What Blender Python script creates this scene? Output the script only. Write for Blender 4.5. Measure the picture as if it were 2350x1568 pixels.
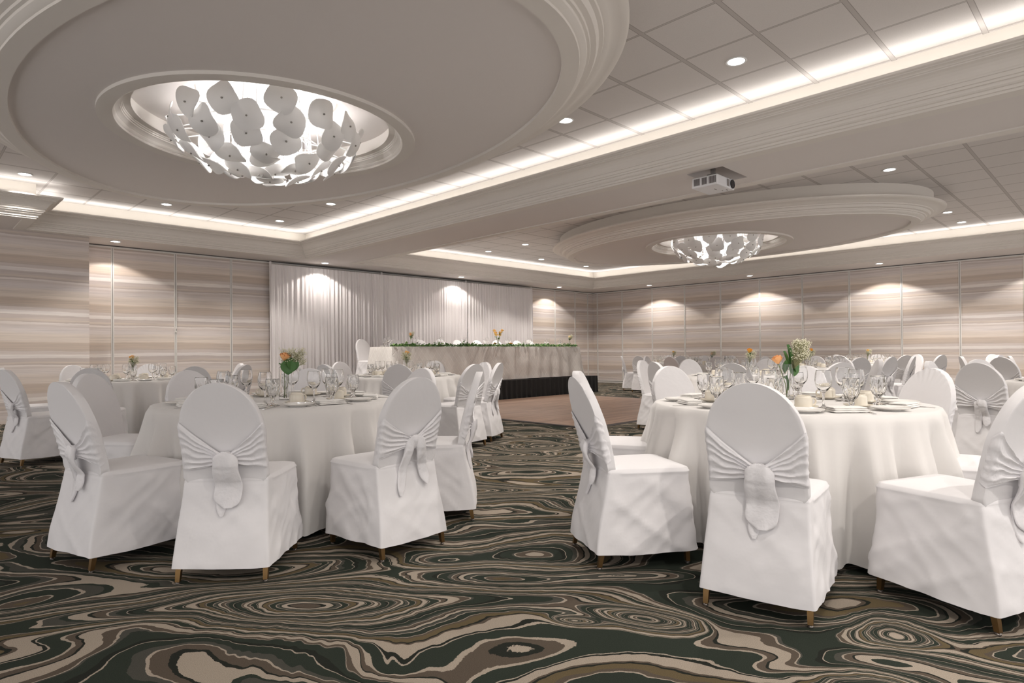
import bpy, math, random
from math import sin, cos, pi, sqrt, radians
from mathutils import Vector, Matrix, noise as mnoise
for o in list(bpy.data.objects): bpy.data.objects.remove(o)
S = bpy.context.scene
COL = S.collection
random.seed(7)

# ------------------------------------------------------------------ camera, world, exposure
FPX, YAW, PIT, ROL, CY = 1430.9976, .7844, .0067, -.0086, 798.4236
cd = bpy.data.cameras.new('camera'); cam = bpy.data.objects.new('camera', cd); COL.objects.link(cam)
cd.sensor_fit = 'HORIZONTAL'; cd.sensor_width = 36; cd.lens = 36 * FPX / 2350
cd.shift_y = (CY - 784) / 2350; cd.clip_start = .05; cd.clip_end = 200
F = Vector((sin(YAW), cos(YAW), 0)); R_ = Vector((cos(YAW), -sin(YAW), 0)); U = Vector((0, 0, 1))
F2 = F * cos(PIT) + U * sin(PIT); U2 = U * cos(PIT) - F * sin(PIT)
R3 = R_ * cos(ROL) + U2 * sin(ROL); U3 = U2 * cos(ROL) - R_ * sin(ROL)
m = Matrix((R3, U3, -F2)).transposed().to_4x4(); m.translation = (0, 0, 1.05)
cam.matrix_world = m
S.camera = cam
w = bpy.data.worlds.new('world'); S.world = w; w.use_nodes = True
w.node_tree.nodes['Background'].inputs[0].default_value = (1.0, .965, .95, 1)
w.node_tree.nodes['Background'].inputs[1].default_value = .80
S.view_settings.view_transform = 'Standard'; S.view_settings.look = 'None'
S.view_settings.exposure = 0.76; S.view_settings.gamma = 1; S.view_settings.use_curve_mapping = False
P_COVE, P_SPOT_WALL, P_SPOT_CEIL, P_CHAND = 1.0, 30.0, 158.0, 7.5   # W per metre of cove / per lamp
WARM = (1.0, .93, .86)
COVE_COL = (1.0, .97, .935)
ZS, ZC = 3.03, 3.52            # soffit and coffer ceiling heights
C1 = (-1.0, -.5, 6.10, 12.13)  # coffer rectangles x0 y0 x1 y1
C2 = (7.30, -.5, 15.68, 12.07)

def lamp(kind, name, loc, energy, col=WARM, rot=(0, 0, 0), **k):
    l = bpy.data.lights.new(name, kind); l.energy = energy; l.color = col
    for a, b in k.items(): setattr(l, a, b)
    o = bpy.data.objects.new(name, l); COL.objects.link(o); o.location = loc; o.rotation_euler = rot
    return o

def cove(x0, y0, x1, y1):
    L = math.hypot(x1 - x0, y1 - y0)
    lamp('AREA', 'cove_light', ((x0 + x1) / 2, (y0 + y1) / 2, 3.325), P_COVE * L, COVE_COL,
         rot=(pi, 0, math.atan2(y1 - y0, x1 - x0)), shape='RECTANGLE', size=L, size_y=.05)
g = .205
cove(-.8, 11.13 - g, 1.49 + g, 11.13 - g); cove(1.49 + g, 11.3, 1.49 + g, 12.0); cove(1.8, 12.13 - g, 5.9, 12.13 - g)
cove(6.10 - g, -.3, 6.10 - g, 11.9); cove(-1 + g, -.3, -1 + g, 11.0); cove(-.8, -.5 + g, 5.9, -.5 + g)
cove(7.5, 12.07 - g, 15.5, 12.07 - g); cove(15.68 - g, -.3, 15.68 - g, 11.9); cove(7.30 + g, -.3, 7.30 + g, 11.9); cove(7.5, -.5 + g, 15.5, -.5 + g)

# ------------------------------------------------------------------ helpers
def tag(o, label=None, cat=None, group=None, kind=None):
    if label: o['label'] = label
    if cat: o['category'] = cat
    if group: o['group'] = group
    if kind: o['kind'] = kind
    return o

def empty(name, loc, rz=0):
    o = bpy.data.objects.new(name, None); COL.objects.link(o); o.location = loc; o.rotation_euler = (0, 0, rz)
    o.empty_display_size = .1
    return o

class MB:
    def __init__(s): s.v = []; s.f = []; s.mi = []; s.cur = 0
    def add(s, vs, fs):
        n = len(s.v); s.v += [tuple(v) for v in vs]; s.f += [tuple(i + n for i in f) for f in fs]; s.mi += [s.cur] * len(fs)
    def box(s, x0, y0, z0, x1, y1, z1, top=1.0):
        cx, cy = (x0 + x1) / 2, (y0 + y1) / 2
        v = [(x, y, z0) for x, y in ((x0, y0), (x1, y0), (x1, y1), (x0, y1))]
        v += [(cx + (x - cx) * top, cy + (y - cy) * top, z1) for x, y in ((x0, y0), (x1, y0), (x1, y1), (x0, y1))]
        s.add(v, [(3, 2, 1, 0), (4, 5, 6, 7), (0, 1, 5, 4), (1, 2, 6, 5), (2, 3, 7, 6), (3, 0, 4, 7)])
        return s
    def loft(s, rings, cap0=True, cap1=True, close=True):
        n = len(rings[0]); v = [p for r in rings for p in r]; f = []
        for i in range(len(rings) - 1):
            for j in range(n if close else n - 1):
                k = (j + 1) % n
                f.append((i * n + j, i * n + k, (i + 1) * n + k, (i + 1) * n + j))
        if cap0: f.append(tuple(range(n - 1, -1, -1)))
        if cap1: f.append(tuple((len(rings) - 1) * n + j for j in range(n)))
        s.add(v, f); return s
    def lathe(s, prof, n=24, c=(0, 0), cap0=True, cap1=True, sx=1, sy=1):
        return s.loft([[(c[0] + r * cos(2 * pi * j / n) * sx, c[1] + r * sin(2 * pi * j / n) * sy, z) for j in range(n)] for r, z in prof], cap0, cap1)
    def tube(s, pts, r, n=6, r1=None):
        pts = [Vector(p) for p in pts]; rings = []
        for i, p in enumerate(pts):
            d = (pts[min(i + 1, len(pts) - 1)] - pts[max(i - 1, 0)]).normalized()
            a = d.orthogonal().normalized() if i == 0 else (a - d * a.dot(d)).normalized()
            b = d.cross(a); rr = r if r1 is None else r + (r1 - r) * i / (len(pts) - 1)
            rings.append([p + (a * cos(2 * pi * j / n) + b * sin(2 * pi * j / n)) * rr for j in range(n)])
        return s.loft(rings)
    def grid(s, P, nu, nv):
        v = [P(i / nu, j / nv) for j in range(nv + 1) for i in range(nu + 1)]
        f = [(j * (nu + 1) + i, j * (nu + 1) + i + 1, (j + 1) * (nu + 1) + i + 1, (j + 1) * (nu + 1) + i) for j in range(nv) for i in range(nu)]
        s.add(v, f); return s
    def ball(s, c, r, n=6, m=4, sz=1):
        rings = []
        for i in range(1, m):
            t = pi * i / m
            rings.append([(c[0] + r * sin(t) * cos(2 * pi * j / n), c[1] + r * sin(t) * sin(2 * pi * j / n), c[2] - r * cos(t) * sz) for j in range(n)])
        return s.loft(rings)
    def mesh(s, name, mats, smooth=True, angle=None):
        me = bpy.data.meshes.new(name); me.from_pydata(s.v, [], s.f)
        for mt in (mats if isinstance(mats, (list, tuple)) else [mats]): me.materials.append(mt)
        if any(s.mi): me.polygons.foreach_set('material_index', s.mi)
        if smooth:
            me.polygons.foreach_set('use_smooth', [True] * len(me.polygons))
            if angle is not None: me.set_sharp_from_angle(angle=radians(angle))
        me.update(); return me
    def build(s, name, mats, parent=None, smooth=True, angle=35, loc=None):
        o = bpy.data.objects.new(name, s.mesh(name, mats, smooth, angle)); COL.objects.link(o)
        if parent: o.parent = parent
        if loc: o.location = loc
        return o

def copy_tree(o, parent=None):
    c = o.copy(); COL.objects.link(c); c.parent = parent
    for ch in list(o.children): copy_tree(ch, c)
    return c

class Proto:
    """first use hands out the built object, later ones copy it with its parts"""
    def __init__(s, fn): s.fn = fn; s.o = None
    def place(s, loc, rz=0):
        if s.o is None: s.o = s.fn(); o = s.o
        else: o = copy_tree(s.o)
        o.location = loc; o.rotation_euler = (0, 0, rz)
        for k in ('label', 'category', 'group', 'kind'):
            if k in o: del o[k]
        return o

# ------------------------------------------------------------------ materials
def mat(name, col=(.8, .8, .8), rough=.6, metal=0, **kw):
    m = bpy.data.materials.new(name); m.use_nodes = True; b = m.node_tree.nodes['Principled BSDF']
    b.inputs['Base Color'].default_value = (*col, 1); b.inputs['Roughness'].default_value = rough; b.inputs['Metallic'].default_value = metal
    for k, v in kw.items(): b.inputs[k.replace('_', ' ')].default_value = v
    return m
class NT:
    def __init__(s, m): s.m = m; s.t = m.node_tree; s.b = s.t.nodes['Principled BSDF']
    def n(s, ty, **k):
        x = s.t.nodes.new('ShaderNode' + ty)
        for a, v in k.items():
            if a.startswith('i_'): x.inputs[int(a[2:]) if a[2:].isdigit() else a[2:]].default_value = v
            else: setattr(x, a, v)
        return x
    def l(s, a, b, ao=0, bi=0):
        s.t.links.new(a.outputs[ao] if hasattr(a, 'outputs') else a, b.inputs[bi] if hasattr(b, 'inputs') else b)
    def math(s, op, a, b=None, c=None):
        x = s.n('Math', operation=op)
        for i, v in enumerate((a, b, c)):
            if v is None: continue
            if isinstance(v, (int, float)): x.inputs[i].default_value = v
            else: s.l(v, x, 0, i)
        return x.outputs[0]
    def coord(s, out='Object'): return s.n('TexCoord').outputs[out]
    def mapping(s, vec, scale=(1, 1, 1), rot=(0, 0, 0)):
        x = s.n('Mapping'); x.inputs['Scale'].default_value = scale; x.inputs['Rotation'].default_value = rot; s.l(vec, x); return x.outputs[0]
    def noise(s, vec, scale=5, detail=2, rough=.5, dist=0):
        x = s.n('TexNoise'); x.inputs['Scale'].default_value = scale; x.inputs['Detail'].default_value = detail
        x.inputs['Roughness'].default_value = rough; x.inputs['Distortion'].default_value = dist; s.l(vec, x); return x
    def ramp(s, fac, stops, interp='LINEAR'):
        x = s.n('ValToRGB'); cr = x.color_ramp; cr.interpolation = interp
        while len(cr.elements) > 1: cr.elements.remove(cr.elements[-1])
        for i, (p, c) in enumerate(stops):
            e = cr.elements[0] if i == 0 else cr.elements.new(p)
            e.position = p; e.color = (*c, 1) if len(c) == 3 else c
        s.l(fac, x); return x.outputs[0]
    def mix(s, fac, a, b, mode='MIX'):
        x = s.n('Mix', data_type='RGBA', blend_type=mode)
        for i, v in ((0, fac), (6, a), (7, b)):
            if isinstance(v, (int, float)): x.inputs[i].default_value = v
            elif isinstance(v, tuple): x.inputs[i].default_value = (*v, 1)
            else: s.l(v, x, 0, i)
        return x.outputs[2]
    def bump(s, h, strength=.2, dist=.01):
        x = s.n('Bump'); x.inputs['Strength'].default_value = strength; x.inputs['Distance'].default_value = dist
        s.l(h, x, 0, 'Height'); s.l(x, s.b, 0, 'Normal'); return x

def fabric(name, col, sc=1, wr=.25, rough=.75):
    m = mat(name, col, rough, Sheen_Weight=.25, Sheen_Roughness=.4); t = NT(m); c = t.coord()
    n1 = t.noise(c, 9 * sc, 3, .5, .2); n2 = t.noise(c, 700, 1)
    h = t.math('ADD', t.math('MULTIPLY', n1.outputs[0], 1.0), t.math('MULTIPLY', n2.outputs[0], .012))
    t.bump(h, wr, .03); return m
M = {}
M['chair'] = fabric('chair_cover_fabric', (.80, .785, .795), 1, .12)
M['sash'] = fabric('sash_fabric', (.80, .785, .80), 2, .3, .6)
M['cloth'] = fabric('tablecloth_fabric', (.75, .73, .71), .6, .2, .85)
M['napkin'] = fabric('napkin_fabric', (.86, .84, .81), 3, .2, .9)
M['leg'] = mat('antique_gold_metal', (.20, .12, .05), .35, .9)
M['glide'] = mat('steel_glide', (.35, .32, .3), .35, 1)
M['blackleg'] = mat('black_table_leg', (.02, .02, .02), .4, .5)
M['wood_top'] = mat('plywood_tabletop', (.4, .28, .16), .6)
M['plaster'] = mat('ceiling_paint', (.74, .695, .67), .9)
M['crown'] = mat('moulding_paint', (.76, .72, .675), .8)
M['fascia'] = mat('cream_paint', (.80, .755, .69), .8)
M['trimw'] = mat('partition_trim', (.76, .74, .71), .5)
M['dark'] = mat('shadow_gap', (.12, .11, .11), .8)
M['china'] = mat('glazed_china', (.88, .86, .83), .12, Coat_Weight=.4)
M['ivory'] = mat('ivory_china', (.80, .74, .63), .15, Coat_Weight=.4)
M['steel'] = mat('polished_cutlery', (.75, .74, .73), .12, 1)
M['green'] = mat('leaf_green', (.065, .17, .04), .45); M['green2'] = mat('leaf_green_light', (.19, .33, .09), .5)
M['stem'] = mat('green_stem', (.16, .22, .06), .5)
M['peach'] = mat('peach_petals', (.92, .47, .20), .6, Subsurface_Weight=.15, Subsurface_Radius=(.01, .005, .002))
M['orange'] = mat('orange_petals', (.90, .45, .07), .6); M['yellow'] = mat('yellow_petals', (.92, .62, .22), .6)
M['breath'] = mat('tiny_white_blossom', (.82, .79, .62), .8); M['twig'] = mat('pale_green_twig', (.33, .33, .17), .7)
M['glass'] = mat('clear_glass', (1, 1, 1), 0, Transmission_Weight=1.0, IOR=1.45)
M['water'] = mat('water', (1, 1, 1), 0, Transmission_Weight=1.0, IOR=1.33)
M['petal'] = mat('white_acrylic_petal', (.82, .81, .80), .4)
t_ = NT(M['petal']); tr_ = t_.n('BsdfTranslucent'); tr_.inputs[0].default_value = (.85, .83, .80, 1); mx_ = t_.n('MixShader'); mx_.inputs[0].default_value = .16
t_.l(t_.b, mx_, 0, 1); t_.l(tr_, mx_, 0, 2); t_.l(mx_, t_.t.nodes['Material Output'])
M['rod'] = mat('white_rod', (.85, .85, .85), .3); M['bolt'] = mat('nickel_bolt', (.3, .28, .26), .35, .8)
M['crystal'] = mat('frosted_crystal', (.95, .96, 1), .1, Transmission_Weight=.8)
M['black'] = mat('black_velour', (.006, .006, .007), .75, Sheen_Weight=.1)
M['projector'] = mat('white_plastic', (.80, .80, .82), .4); M['lens'] = mat('black_lens', (.01, .01, .015), .08)
M['vent'] = mat('vent_shadow', (.10, .08, .08), .7); M['bracket'] = mat('grey_bracket', (.3, .28, .27), .5, .4)
def emis(name, col, st):
    m = mat(name, (0, 0, 0), .5); b = m.node_tree.nodes['Principled BSDF']
    b.inputs['Emission Color'].default_value = (*col, 1); b.inputs['Emission Strength'].default_value = st; return m
M['lamp'] = emis('lamp_diffuser', (1, .97, .92), 9); M['bulb'] = emis('frosted_bulb', (1, .97, .93), 7)

def frac_repeat(t, v, per, off=0):
    return t.math('FRACT', t.math('DIVIDE', t.math('SUBTRACT', v, off), per))
def wallpaper():
    m = mat('striped_wallcovering', rough=.75); t = NT(m); c = t.coord()
    sx = t.n('SeparateXYZ'); t.l(c, sx)
    a = t.noise(t.mapping(c, (.5, .5, 1.2)), 1.1, 2); b = t.noise(t.mapping(c, (7, 7, 30)), 1.0, 4, .6)
    wob = t.math('ADD', t.math('MULTIPLY', t.math('SUBTRACT', a.outputs[0], .5), .10), t.math('MULTIPLY', t.math('SUBTRACT', b.outputs[0], .5), .022))
    z = t.math('ADD', sx.outputs[2], wob)
    f = frac_repeat(t, t.math('MULTIPLY', z, -1), .685, -2.64)       # 0 at the top of a brown band, growing downwards
    br, gy, lt, md, be = (.40, .315, .245), (.465, .41, .385), (.66, .625, .60), (.38, .325, .305), (.55, .475, .41)
    col = t.ramp(f, [(0, (.45, .36, .28)), (.03, br), (.12, (.42, .335, .265)), (.19, (.36, .29, .24)), (.205, gy), (.27, (.48, .42, .39)), (.29, lt), (.36, (.62, .58, .55)),
                     (.375, md), (.46, (.43, .37, .34)), (.47, (.50, .43, .36)), (.50, (.45, .38, .33)), (.53, (.33, .27, .24)), (.545, (.62, .57, .54)), (.565, (.60, .55, .52)),
                     (.60, (.45, .39, .36)), (.66, (.53, .48, .46)), (.74, (.54, .49, .465)), (.80, (.57, .50, .44)), (.86, (.50, .43, .375)), (.90, (.55, .48, .41)), (.97, (.58, .50, .43)), (1.0, (.45, .36, .28))])
    fine = t.noise(t.mapping(c, (1.2, 1.2, 75)), 1.0, 4, .7)
    k = t.ramp(fine.outputs[0], [(.25, (.70, .69, .69)), (.5, (1, 1, 1)), (.75, (1.16, 1.15, 1.14))])
    big = t.noise(t.mapping(c, (.5, .5, 5)), 1.0, 2)
    k2 = t.ramp(big.outputs[0], [(.3, (.92, .91, .93)), (.7, (1.08, 1.06, 1.02))])
    r = t.mix(1.0, t.mix(1.0, col, k, 'MULTIPLY'), k2, 'MULTIPLY')
    r = t.mix(.36, r, (.50, .45, .415)); r = t.mix(1.0, r, (1.32, 1.34, 1.37), 'MULTIPLY')
    t.l(r, t.b, 0, 'Base Color'); t.bump(fine.outputs[0], .05, .01); return m
M['paper'] = wallpaper()

def tilemat(name, xo, xp, yo, yp):
    m = mat(name, rough=.9); t = NT(m); c = t.coord(); sx = t.n('SeparateXYZ'); t.l(c, sx)
    fx = frac_repeat(t, sx.outputs[0], xp, xo); fy = frac_repeat(t, sx.outputs[1], yp, yo)
    dx = t.math('MULTIPLY', t.math('MINIMUM', fx, t.math('SUBTRACT', 1, fx)), xp)
    dy = t.math('MULTIPLY', t.math('MINIMUM', fy, t.math('SUBTRACT', 1, fy)), yp)
    lx = t.math('LESS_THAN', dx, .0085); ly = t.math('LESS_THAN', dy, .016)
    ex = t.math('LESS_THAN', dx, .013); ey = t.math('LESS_THAN', dy, .021)
    tee = t.math('MAXIMUM', lx, ly); edge = t.math('MAXIMUM', ex, ey)
    n = t.noise(c, 160, 3, .7)
    base = t.ramp(n.outputs[0], [(.3, (.68, .645, .625)), (.7, (.74, .705, .685))])
    r = t.mix(edge, base, (.36, .33, .315)); r = t.mix(tee, r, (.55, .515, .495))
    t.l(r, t.b, 0, 'Base Color')
    hgt = t.math('SUBTRACT', t.math('MULTIPLY', n.outputs[0], .12), t.math('MULTIPLY', edge, .8)); t.bump(hgt, .35, .006)
    return m
M['tile1'] = tilemat('ceiling_tiles_left', 3.516, .637, 2.07, .630)
M['tile2'] = tilemat('ceiling_tiles_right', 9.40, .645, 2.075, .629)

def carpet():
    m = mat('patterned_carpet', rough=1.0, Specular_IOR_Level=.1); t = NT(m); c = t.coord()
    # meandering field with a few fixed eyes of the pattern
    c2 = t.mapping(t.mapping(c, (1, 1, 1), (0, 0, pi / 4)), (.62, 1.25, 1)); w1 = t.noise(c2, .75, 1, .5); vm = t.n('VectorMath', operation='MULTIPLY_ADD')
    t.l(w1.outputs[1], vm, 0, 0); vm.inputs[1].default_value = (.9, .9, 0); t.l(c, vm, 0, 2)
    w2 = t.noise(vm.outputs[0], 7, 2, .6); vm2 = t.n('VectorMath', operation='MULTIPLY_ADD')
    t.l(w2.outputs[1], vm2, 0, 0); vm2.inputs[1].default_value = (.055, .055, 0); t.l(vm.outputs[0], vm2, 0, 2)
    p = vm2.outputs[0]
    pr2 = t.mapping(t.mapping(p, (1, 1, 1), (0, 0, pi / 4)), (.60, 1.25, 1))
    f = t.math('MULTIPLY', t.noise(pr2, .95, 1.6, .45).outputs[0], 1.0)
    for ex, ey, rx, ry, amp in EYES:
        mp = t.n('Mapping'); mp.vector_type = 'TEXTURE'; mp.inputs['Location'].default_value = (ex + .45, ey + .45, 0)
        mp.inputs['Rotation'].default_value = (0, 0, -pi / 4); mp.inputs['Scale'].default_value = (rx, ry, 1)
        t.l(p, mp); ln = t.n('VectorMath', operation='LENGTH'); t.l(mp.outputs[0], ln)
        d2 = t.math('POWER', ln.outputs['Value'], 2.0)
        gss = t.math('POWER', 2.718, t.math('MULTIPLY', d2, -1.0))
        f = t.math('ADD', f, t.math('MULTIPLY', gss, amp))
    u = t.math('FRACT', t.math('MULTIPLY', f, 6.7))
    n2 = t.noise(c, 60, 3, .7)
    u2 = t.math('FRACT', t.math('ADD', u, t.math('MULTIPLY', t.math('SUBTRACT', n2.outputs[0], .5), .010)))
    dk, gn, br, bg, ol, gy, ta = (.019, .021, .017), (.027, .034, .026), (.092, .073, .056), (.34, .29, .235), (.115, .088, .048), (.066, .064, .054), (.18, .145, .113)
    stops = [(0, gn), (.08, gy), (.09, bg), (.10, br), (.14, bg), (.205, dk), (.215, br), (.25, bg), (.262, gn), (.34, bg), (.35, dk), (.365, bg), (.44, br), (.455, dk), (.47, ol), (.53, br), (.555, bg), (.565, gn), (.64, bg), (.65, gy), (.69, gn), (.71, bg), (.755, dk), (.77, br), (.82, bg), (.83, gy), (.875, gn), (.95, bg), (.96, dk)]
    col = t.ramp(u2, stops, 'CONSTANT')
    # heathered pile
    h = t.noise(t.mapping(c, (1, 1, 0)), 420, 3, .8)
    k = t.ramp(h.outputs[0], [(.32, (.62, .62, .62)), (.5, (1, 1, 1)), (.68, (1.45, 1.45, 1.42))])
    r = t.mix(1.0, col, k, 'MULTIPLY')
    t.l(r, t.b, 0, 'Base Color'); t.bump(h.outputs[0], .25, .004); return m
# centres of the large rings in the pattern: x, y, half width, half depth, amplitude
EYES = [(1.18, 2.31, .42, .26, .30), (2.07, 1.40, .11, .09, .30), (1.88, 1.50, .05, .04, .2), (2.62, .72, .16, .13, .25), (2.05, .63, .14, .12, .25),
        (3.0, 3.6, .5, .25, .25), (4.1, 4.5, .4, .2, .2), (5.2, 4.6, .35, .2, .22)]
M['carpet'] = carpet()

def planks():
    m = mat('dance_floor_wood', rough=.35); t = NT(m); c = t.coord(); sx = t.n('SeparateXYZ'); t.l(c, sx)
    row = t.math('FLOOR', t.math('DIVIDE', sx.outputs[1], .075))
    wn = t.n('TexWhiteNoise', noise_dimensions='1D'); t.l(row, wn, 0, 'W')
    sh = t.math('ADD', sx.outputs[0], t.math('MULTIPLY', wn.outputs[0], 3))
    cell = t.math('FLOOR', t.math('DIVIDE', sh, .9)); wn2 = t.n('TexWhiteNoise', noise_dimensions='2D')
    cmb = t.n('CombineXYZ'); t.l(row, cmb, 0, 0); t.l(cell, cmb, 0, 1); t.l(cmb, wn2, 0, 0)
    gr = t.noise(t.mapping(c, (.9, 34, 1)), 1.0, 4, .65)
    col = t.ramp(wn2.outputs[0], [(0, (.30, .19, .135)), (.5, (.37, .245, .18)), (1, (.43, .295, .22))])
    k = t.ramp(gr.outputs[0], [(.3, (.52, .48, .46)), (.5, (.95, .94, .93)), (.7, (1.25, 1.22, 1.2))])
    t.l(t.mix(1.0, col, k, 'MULTIPLY'), t.b, 0, 'Base Color'); return m
M['planks'] = planks()

def quilt():
    m = mat('pintucked_cloth', (.80, .775, .74), .6, Sheen_Weight=.4); t = NT(m); uv = t.n('UVMap'); sx = t.n('SeparateXYZ'); t.l(uv, sx)
    d = []
    for sg in (1, -1):
        a = t.math('ADD', t.math('DIVIDE', sx.outputs[0], .125), t.math('MULTIPLY', sx.outputs[1], sg / .18))
        f = t.math('FRACT', a); d.append(t.math('MINIMUM', f, t.math('SUBTRACT', 1, f)))
    mn = t.math('MINIMUM', d[0], d[1]); line = t.ramp(mn, [(0, (1, 1, 1)), (.03, (.6, .6, .6)), (.06, (0, 0, 0))])
    t.l(t.mix(line, (.74, .705, .67), (.88, .85, .81)), t.b, 0, 'Base Color')
    n = t.noise(t.coord(), 6, 3)
    t.bump(t.math('ADD', line, t.math('MULTIPLY', n.outputs[0], 2.2)), .5, .010); return m
M['quilt'] = quilt()
def drapemat():
    m = mat('sheer_drape', (.84, .80, .80), .7, Sheen_Weight=.3); return m
M['drape'] = drapemat()

# ------------------------------------------------------------------ room shell
def struct(name, mb, m, smooth=False, **k):
    o = mb.build(name, m, None, smooth, **k); tag(o, kind='structure'); return o
XR, YB = 16.93, 13.04
struct('floor', MB().box(-4, -4, -.05, XR + .1, YB + .1, 0), M['carpet'])
b = MB(); b.box(2.37, YB, 0, XR + .1, YB + .1, 3.6); struct('wall_back', b, M['paper'])
b = MB(); b.box(-4, 12.40, 0, 2.37, YB + .1, 3.6); struct('wall_pillar', b, M['paper'])
b = MB(); b.box(XR, -4, 0, XR + .1, YB, 3.6); struct('wall_right', b, M['paper'])
# soffit with the projector recess left open
def rects(mb, rs, z0, z1):
    for x0, y0, x1, y1 in rs: mb.box(x0, y0, z0, x1, y1, z1)
b = MB()
HX0, HX1, HY0, HY1 = 6.35, 6.96, 3.13, 3.56
rects(b, [(-4, 12.13, XR, YB), (-4, 11.13, 1.49, 12.13), (-4, -.5, -1.0, 11.13), (-4, -4, XR, -.5), (15.68, -.5, XR, 12.13), (7.30, 12.07, 15.68, 12.13),
          (6.10, -.5, 7.30, HY0), (6.10, HY1, 7.30, 12.13), (6.10, HY0, HX0, HY1), (HX1, HY0, 7.30, HY1)], ZS, ZS + .02)
b.box(HX0 - .01, HY0 - .01, ZS + .32, HX1 + .01, HY1 + .01, ZS + .34)
for x0, y0, x1, y1 in ((HX0 - .01, HY0, HX0, HY1), (HX1, HY0, HX1 + .01, HY1), (HX0, HY0 - .01, HX1, HY0), (HX0, HY1, HX1, HY1 + .01)): b.box(x0, y0, ZS + .02, x1, y1, ZS + .33)
struct('ceiling_soffit', b, M['plaster'])
def coffer_poly(c, notch=None):
    x0, y0, x1, y1 = c
    if notch: nx, ny = notch; return [(x0, y0), (x1, y0), (x1, y1), (nx, y1), (nx, ny), (x0, ny)]
    return [(x0, y0), (x1, y0), (x1, y1), (x0, y1)]
def inset(poly, d):
    n = len(poly); out = []
    for i in range(n):
        p, q, r = Vector(poly[i - 1]), Vector(poly[i]), Vector(poly[(i + 1) % n])
        a = (q - p).normalized(); c = (r - q).normalized()
        na, nc = Vector((-a.y, a.x)), Vector((-c.y, c.x))
        out.append(q + (na + nc) * d)
    return out
CROWN = [(-.14, 3.031), (-.14, 3.016), (.004, 3.016), (.004, 3.036), (.022, 3.038), (.022, 3.062), (.036, 3.064), (.05, 3.075), (.056, 3.09), (.056, 3.098), (.075, 3.100), (.078, 3.118), (.092, 3.12), (.094, 3.132),
         (.094, 3.150), (.106, 3.152), (.108, 3.162), (.116, 3.170), (.122, 3.185), (.134, 3.208), (.152, 3.230), (.176, 3.247), (.206, 3.256), (.206, 3.266), (.216, 3.268), (.22, 3.278), (.236, 3.284), (.252, 3.284), (.256, 3.292), (.27, 3.294), (.28, 3.298), (.28, 3.318), (.255, 3.318), (.24, 3.285), (0, 3.28)]
P1 = coffer_poly(C1, (1.49, 11.13)); P2 = coffer_poly(C2)
for i, pl in enumerate((P1, P2)):
    b = MB(); b.loft([[(*q, z) for q in inset(pl, d)] for d, z in CROWN], False, False); struct('trim_%d' % (i + 1), b, M['crown'])
    b = MB(); b.loft([[(*q, z) for q in inset(pl, 0)] for z in (3.28, ZC)], False, False); struct('wall_cove_%s' % ('left', 'right')[i], b, M['fascia'])
# coffer ceilings
def ring2d(c, rx, ry, n=96): return [(c[0] + rx * cos(2 * pi * j / n), c[1] + ry * sin(2 * pi * j / n)) for j in range(n)]
for nm, rs, mt in (('ceiling_left', [(-1, -.5, 6.1, 11.13), (1.49, 11.13, 6.1, 12.13)], M['tile1']), ('ceiling_right', [(7.3, -.5, 15.68, 12.07)], M['tile2'])):
    b = MB()
    for x0, y0, x1, y1 in rs: b.box(x0, y0, ZC, x1, y1, ZC + .02)
    struct(nm, b, mt)
# oval drop ceilings with their crowned rims and round recess
DC1, DC2 = (2.55, 5.80), (11.50, 5.80)
RX, RY = 2.04, 3.39
DRIM = [(-.13, 3.128), (-.13, 3.10), (0, 3.10), (.004, 3.115), (.02, 3.12), (.05, 3.14), (.055, 3.155), (.075, 3.158), (.08, 3.175), (.12, 3.18), (.13, 3.195), (.14, 3.215), (.17, 3.22), (.175, 3.235), (.20, 3.24), (.22, 3.252), (.25, 3.265), (.29, 3.272), (.33, 3.276), (.35, 3.29), (.35, 3.312), (.33, 3.315), (.18, 3.32), (.18, ZC)]
RREC = [(1.37, 3.128), (1.37, 3.10), (1.262, 3.10), (1.25, 3.104), (1.245, 3.118), (1.25, 3.125), (1.238, 3.135), (1.232, 3.15), (1.235, 3.155), (1.225, 3.165), (1.21, 3.18), (1.197, 3.186), (1.197, 3.196), (1.187, 3.20), (1.187, 3.212), (1.178, 3.215), (1.178, 3.226), (1.12, 3.228), (1.12, 3.245), (1.14, 3.25), (1.15, 3.255), (1.155, 3.37)]
for i, c in enumerate((DC1, DC2)):
    b = MB(); N = 128
    b.loft([[(*q, z) for q in ring2d(c, RX + d, RY + d, N)] for d, z in DRIM], False, False)
    struct('trim_%d' % (3 + i), b, M['crown'], smooth=True, angle=30)
    b = MB()
    # flat face between the rim and the recess
    b.loft([[(*q, 3.128) for q in ring2d(c, RX - .13, RY - .13, N)], [(*q, 3.128) for q in ring2d(c, 1.37, 1.37, N)]], False, False)
    struct('ceiling_oval_%s' % ('left', 'right')[i], b, M['plaster'])
    b = MB(); b.loft([[(*q, z) for q in ring2d(c, r, r, N)] for r, z in RREC], False, False)
    struct('trim_%d' % (5 + i), b, M['crown'], smooth=True, angle=30)
    b = MB(); prof = [(1.155, 3.37), (.78, 3.37)] + [(.64 + .14 * cos(t), 3.51 - .14 * sin(t)) for t in [pi / 2 * (1 - k / 8) for k in range(9)]][::1]
    prof = [(1.155, 3.37), (.76, 3.372), (.70, 3.385), (.665, 3.41), (.65, 3.45), (.65, 3.51)]
    b.loft([[(*q, z) for q in ring2d(c, r, r, N)] for r, z in prof], False, True)
    struct('ceiling_recess_%s' % ('left', 'right')[i], b, M['plaster'], smooth=True, angle=50)

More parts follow.
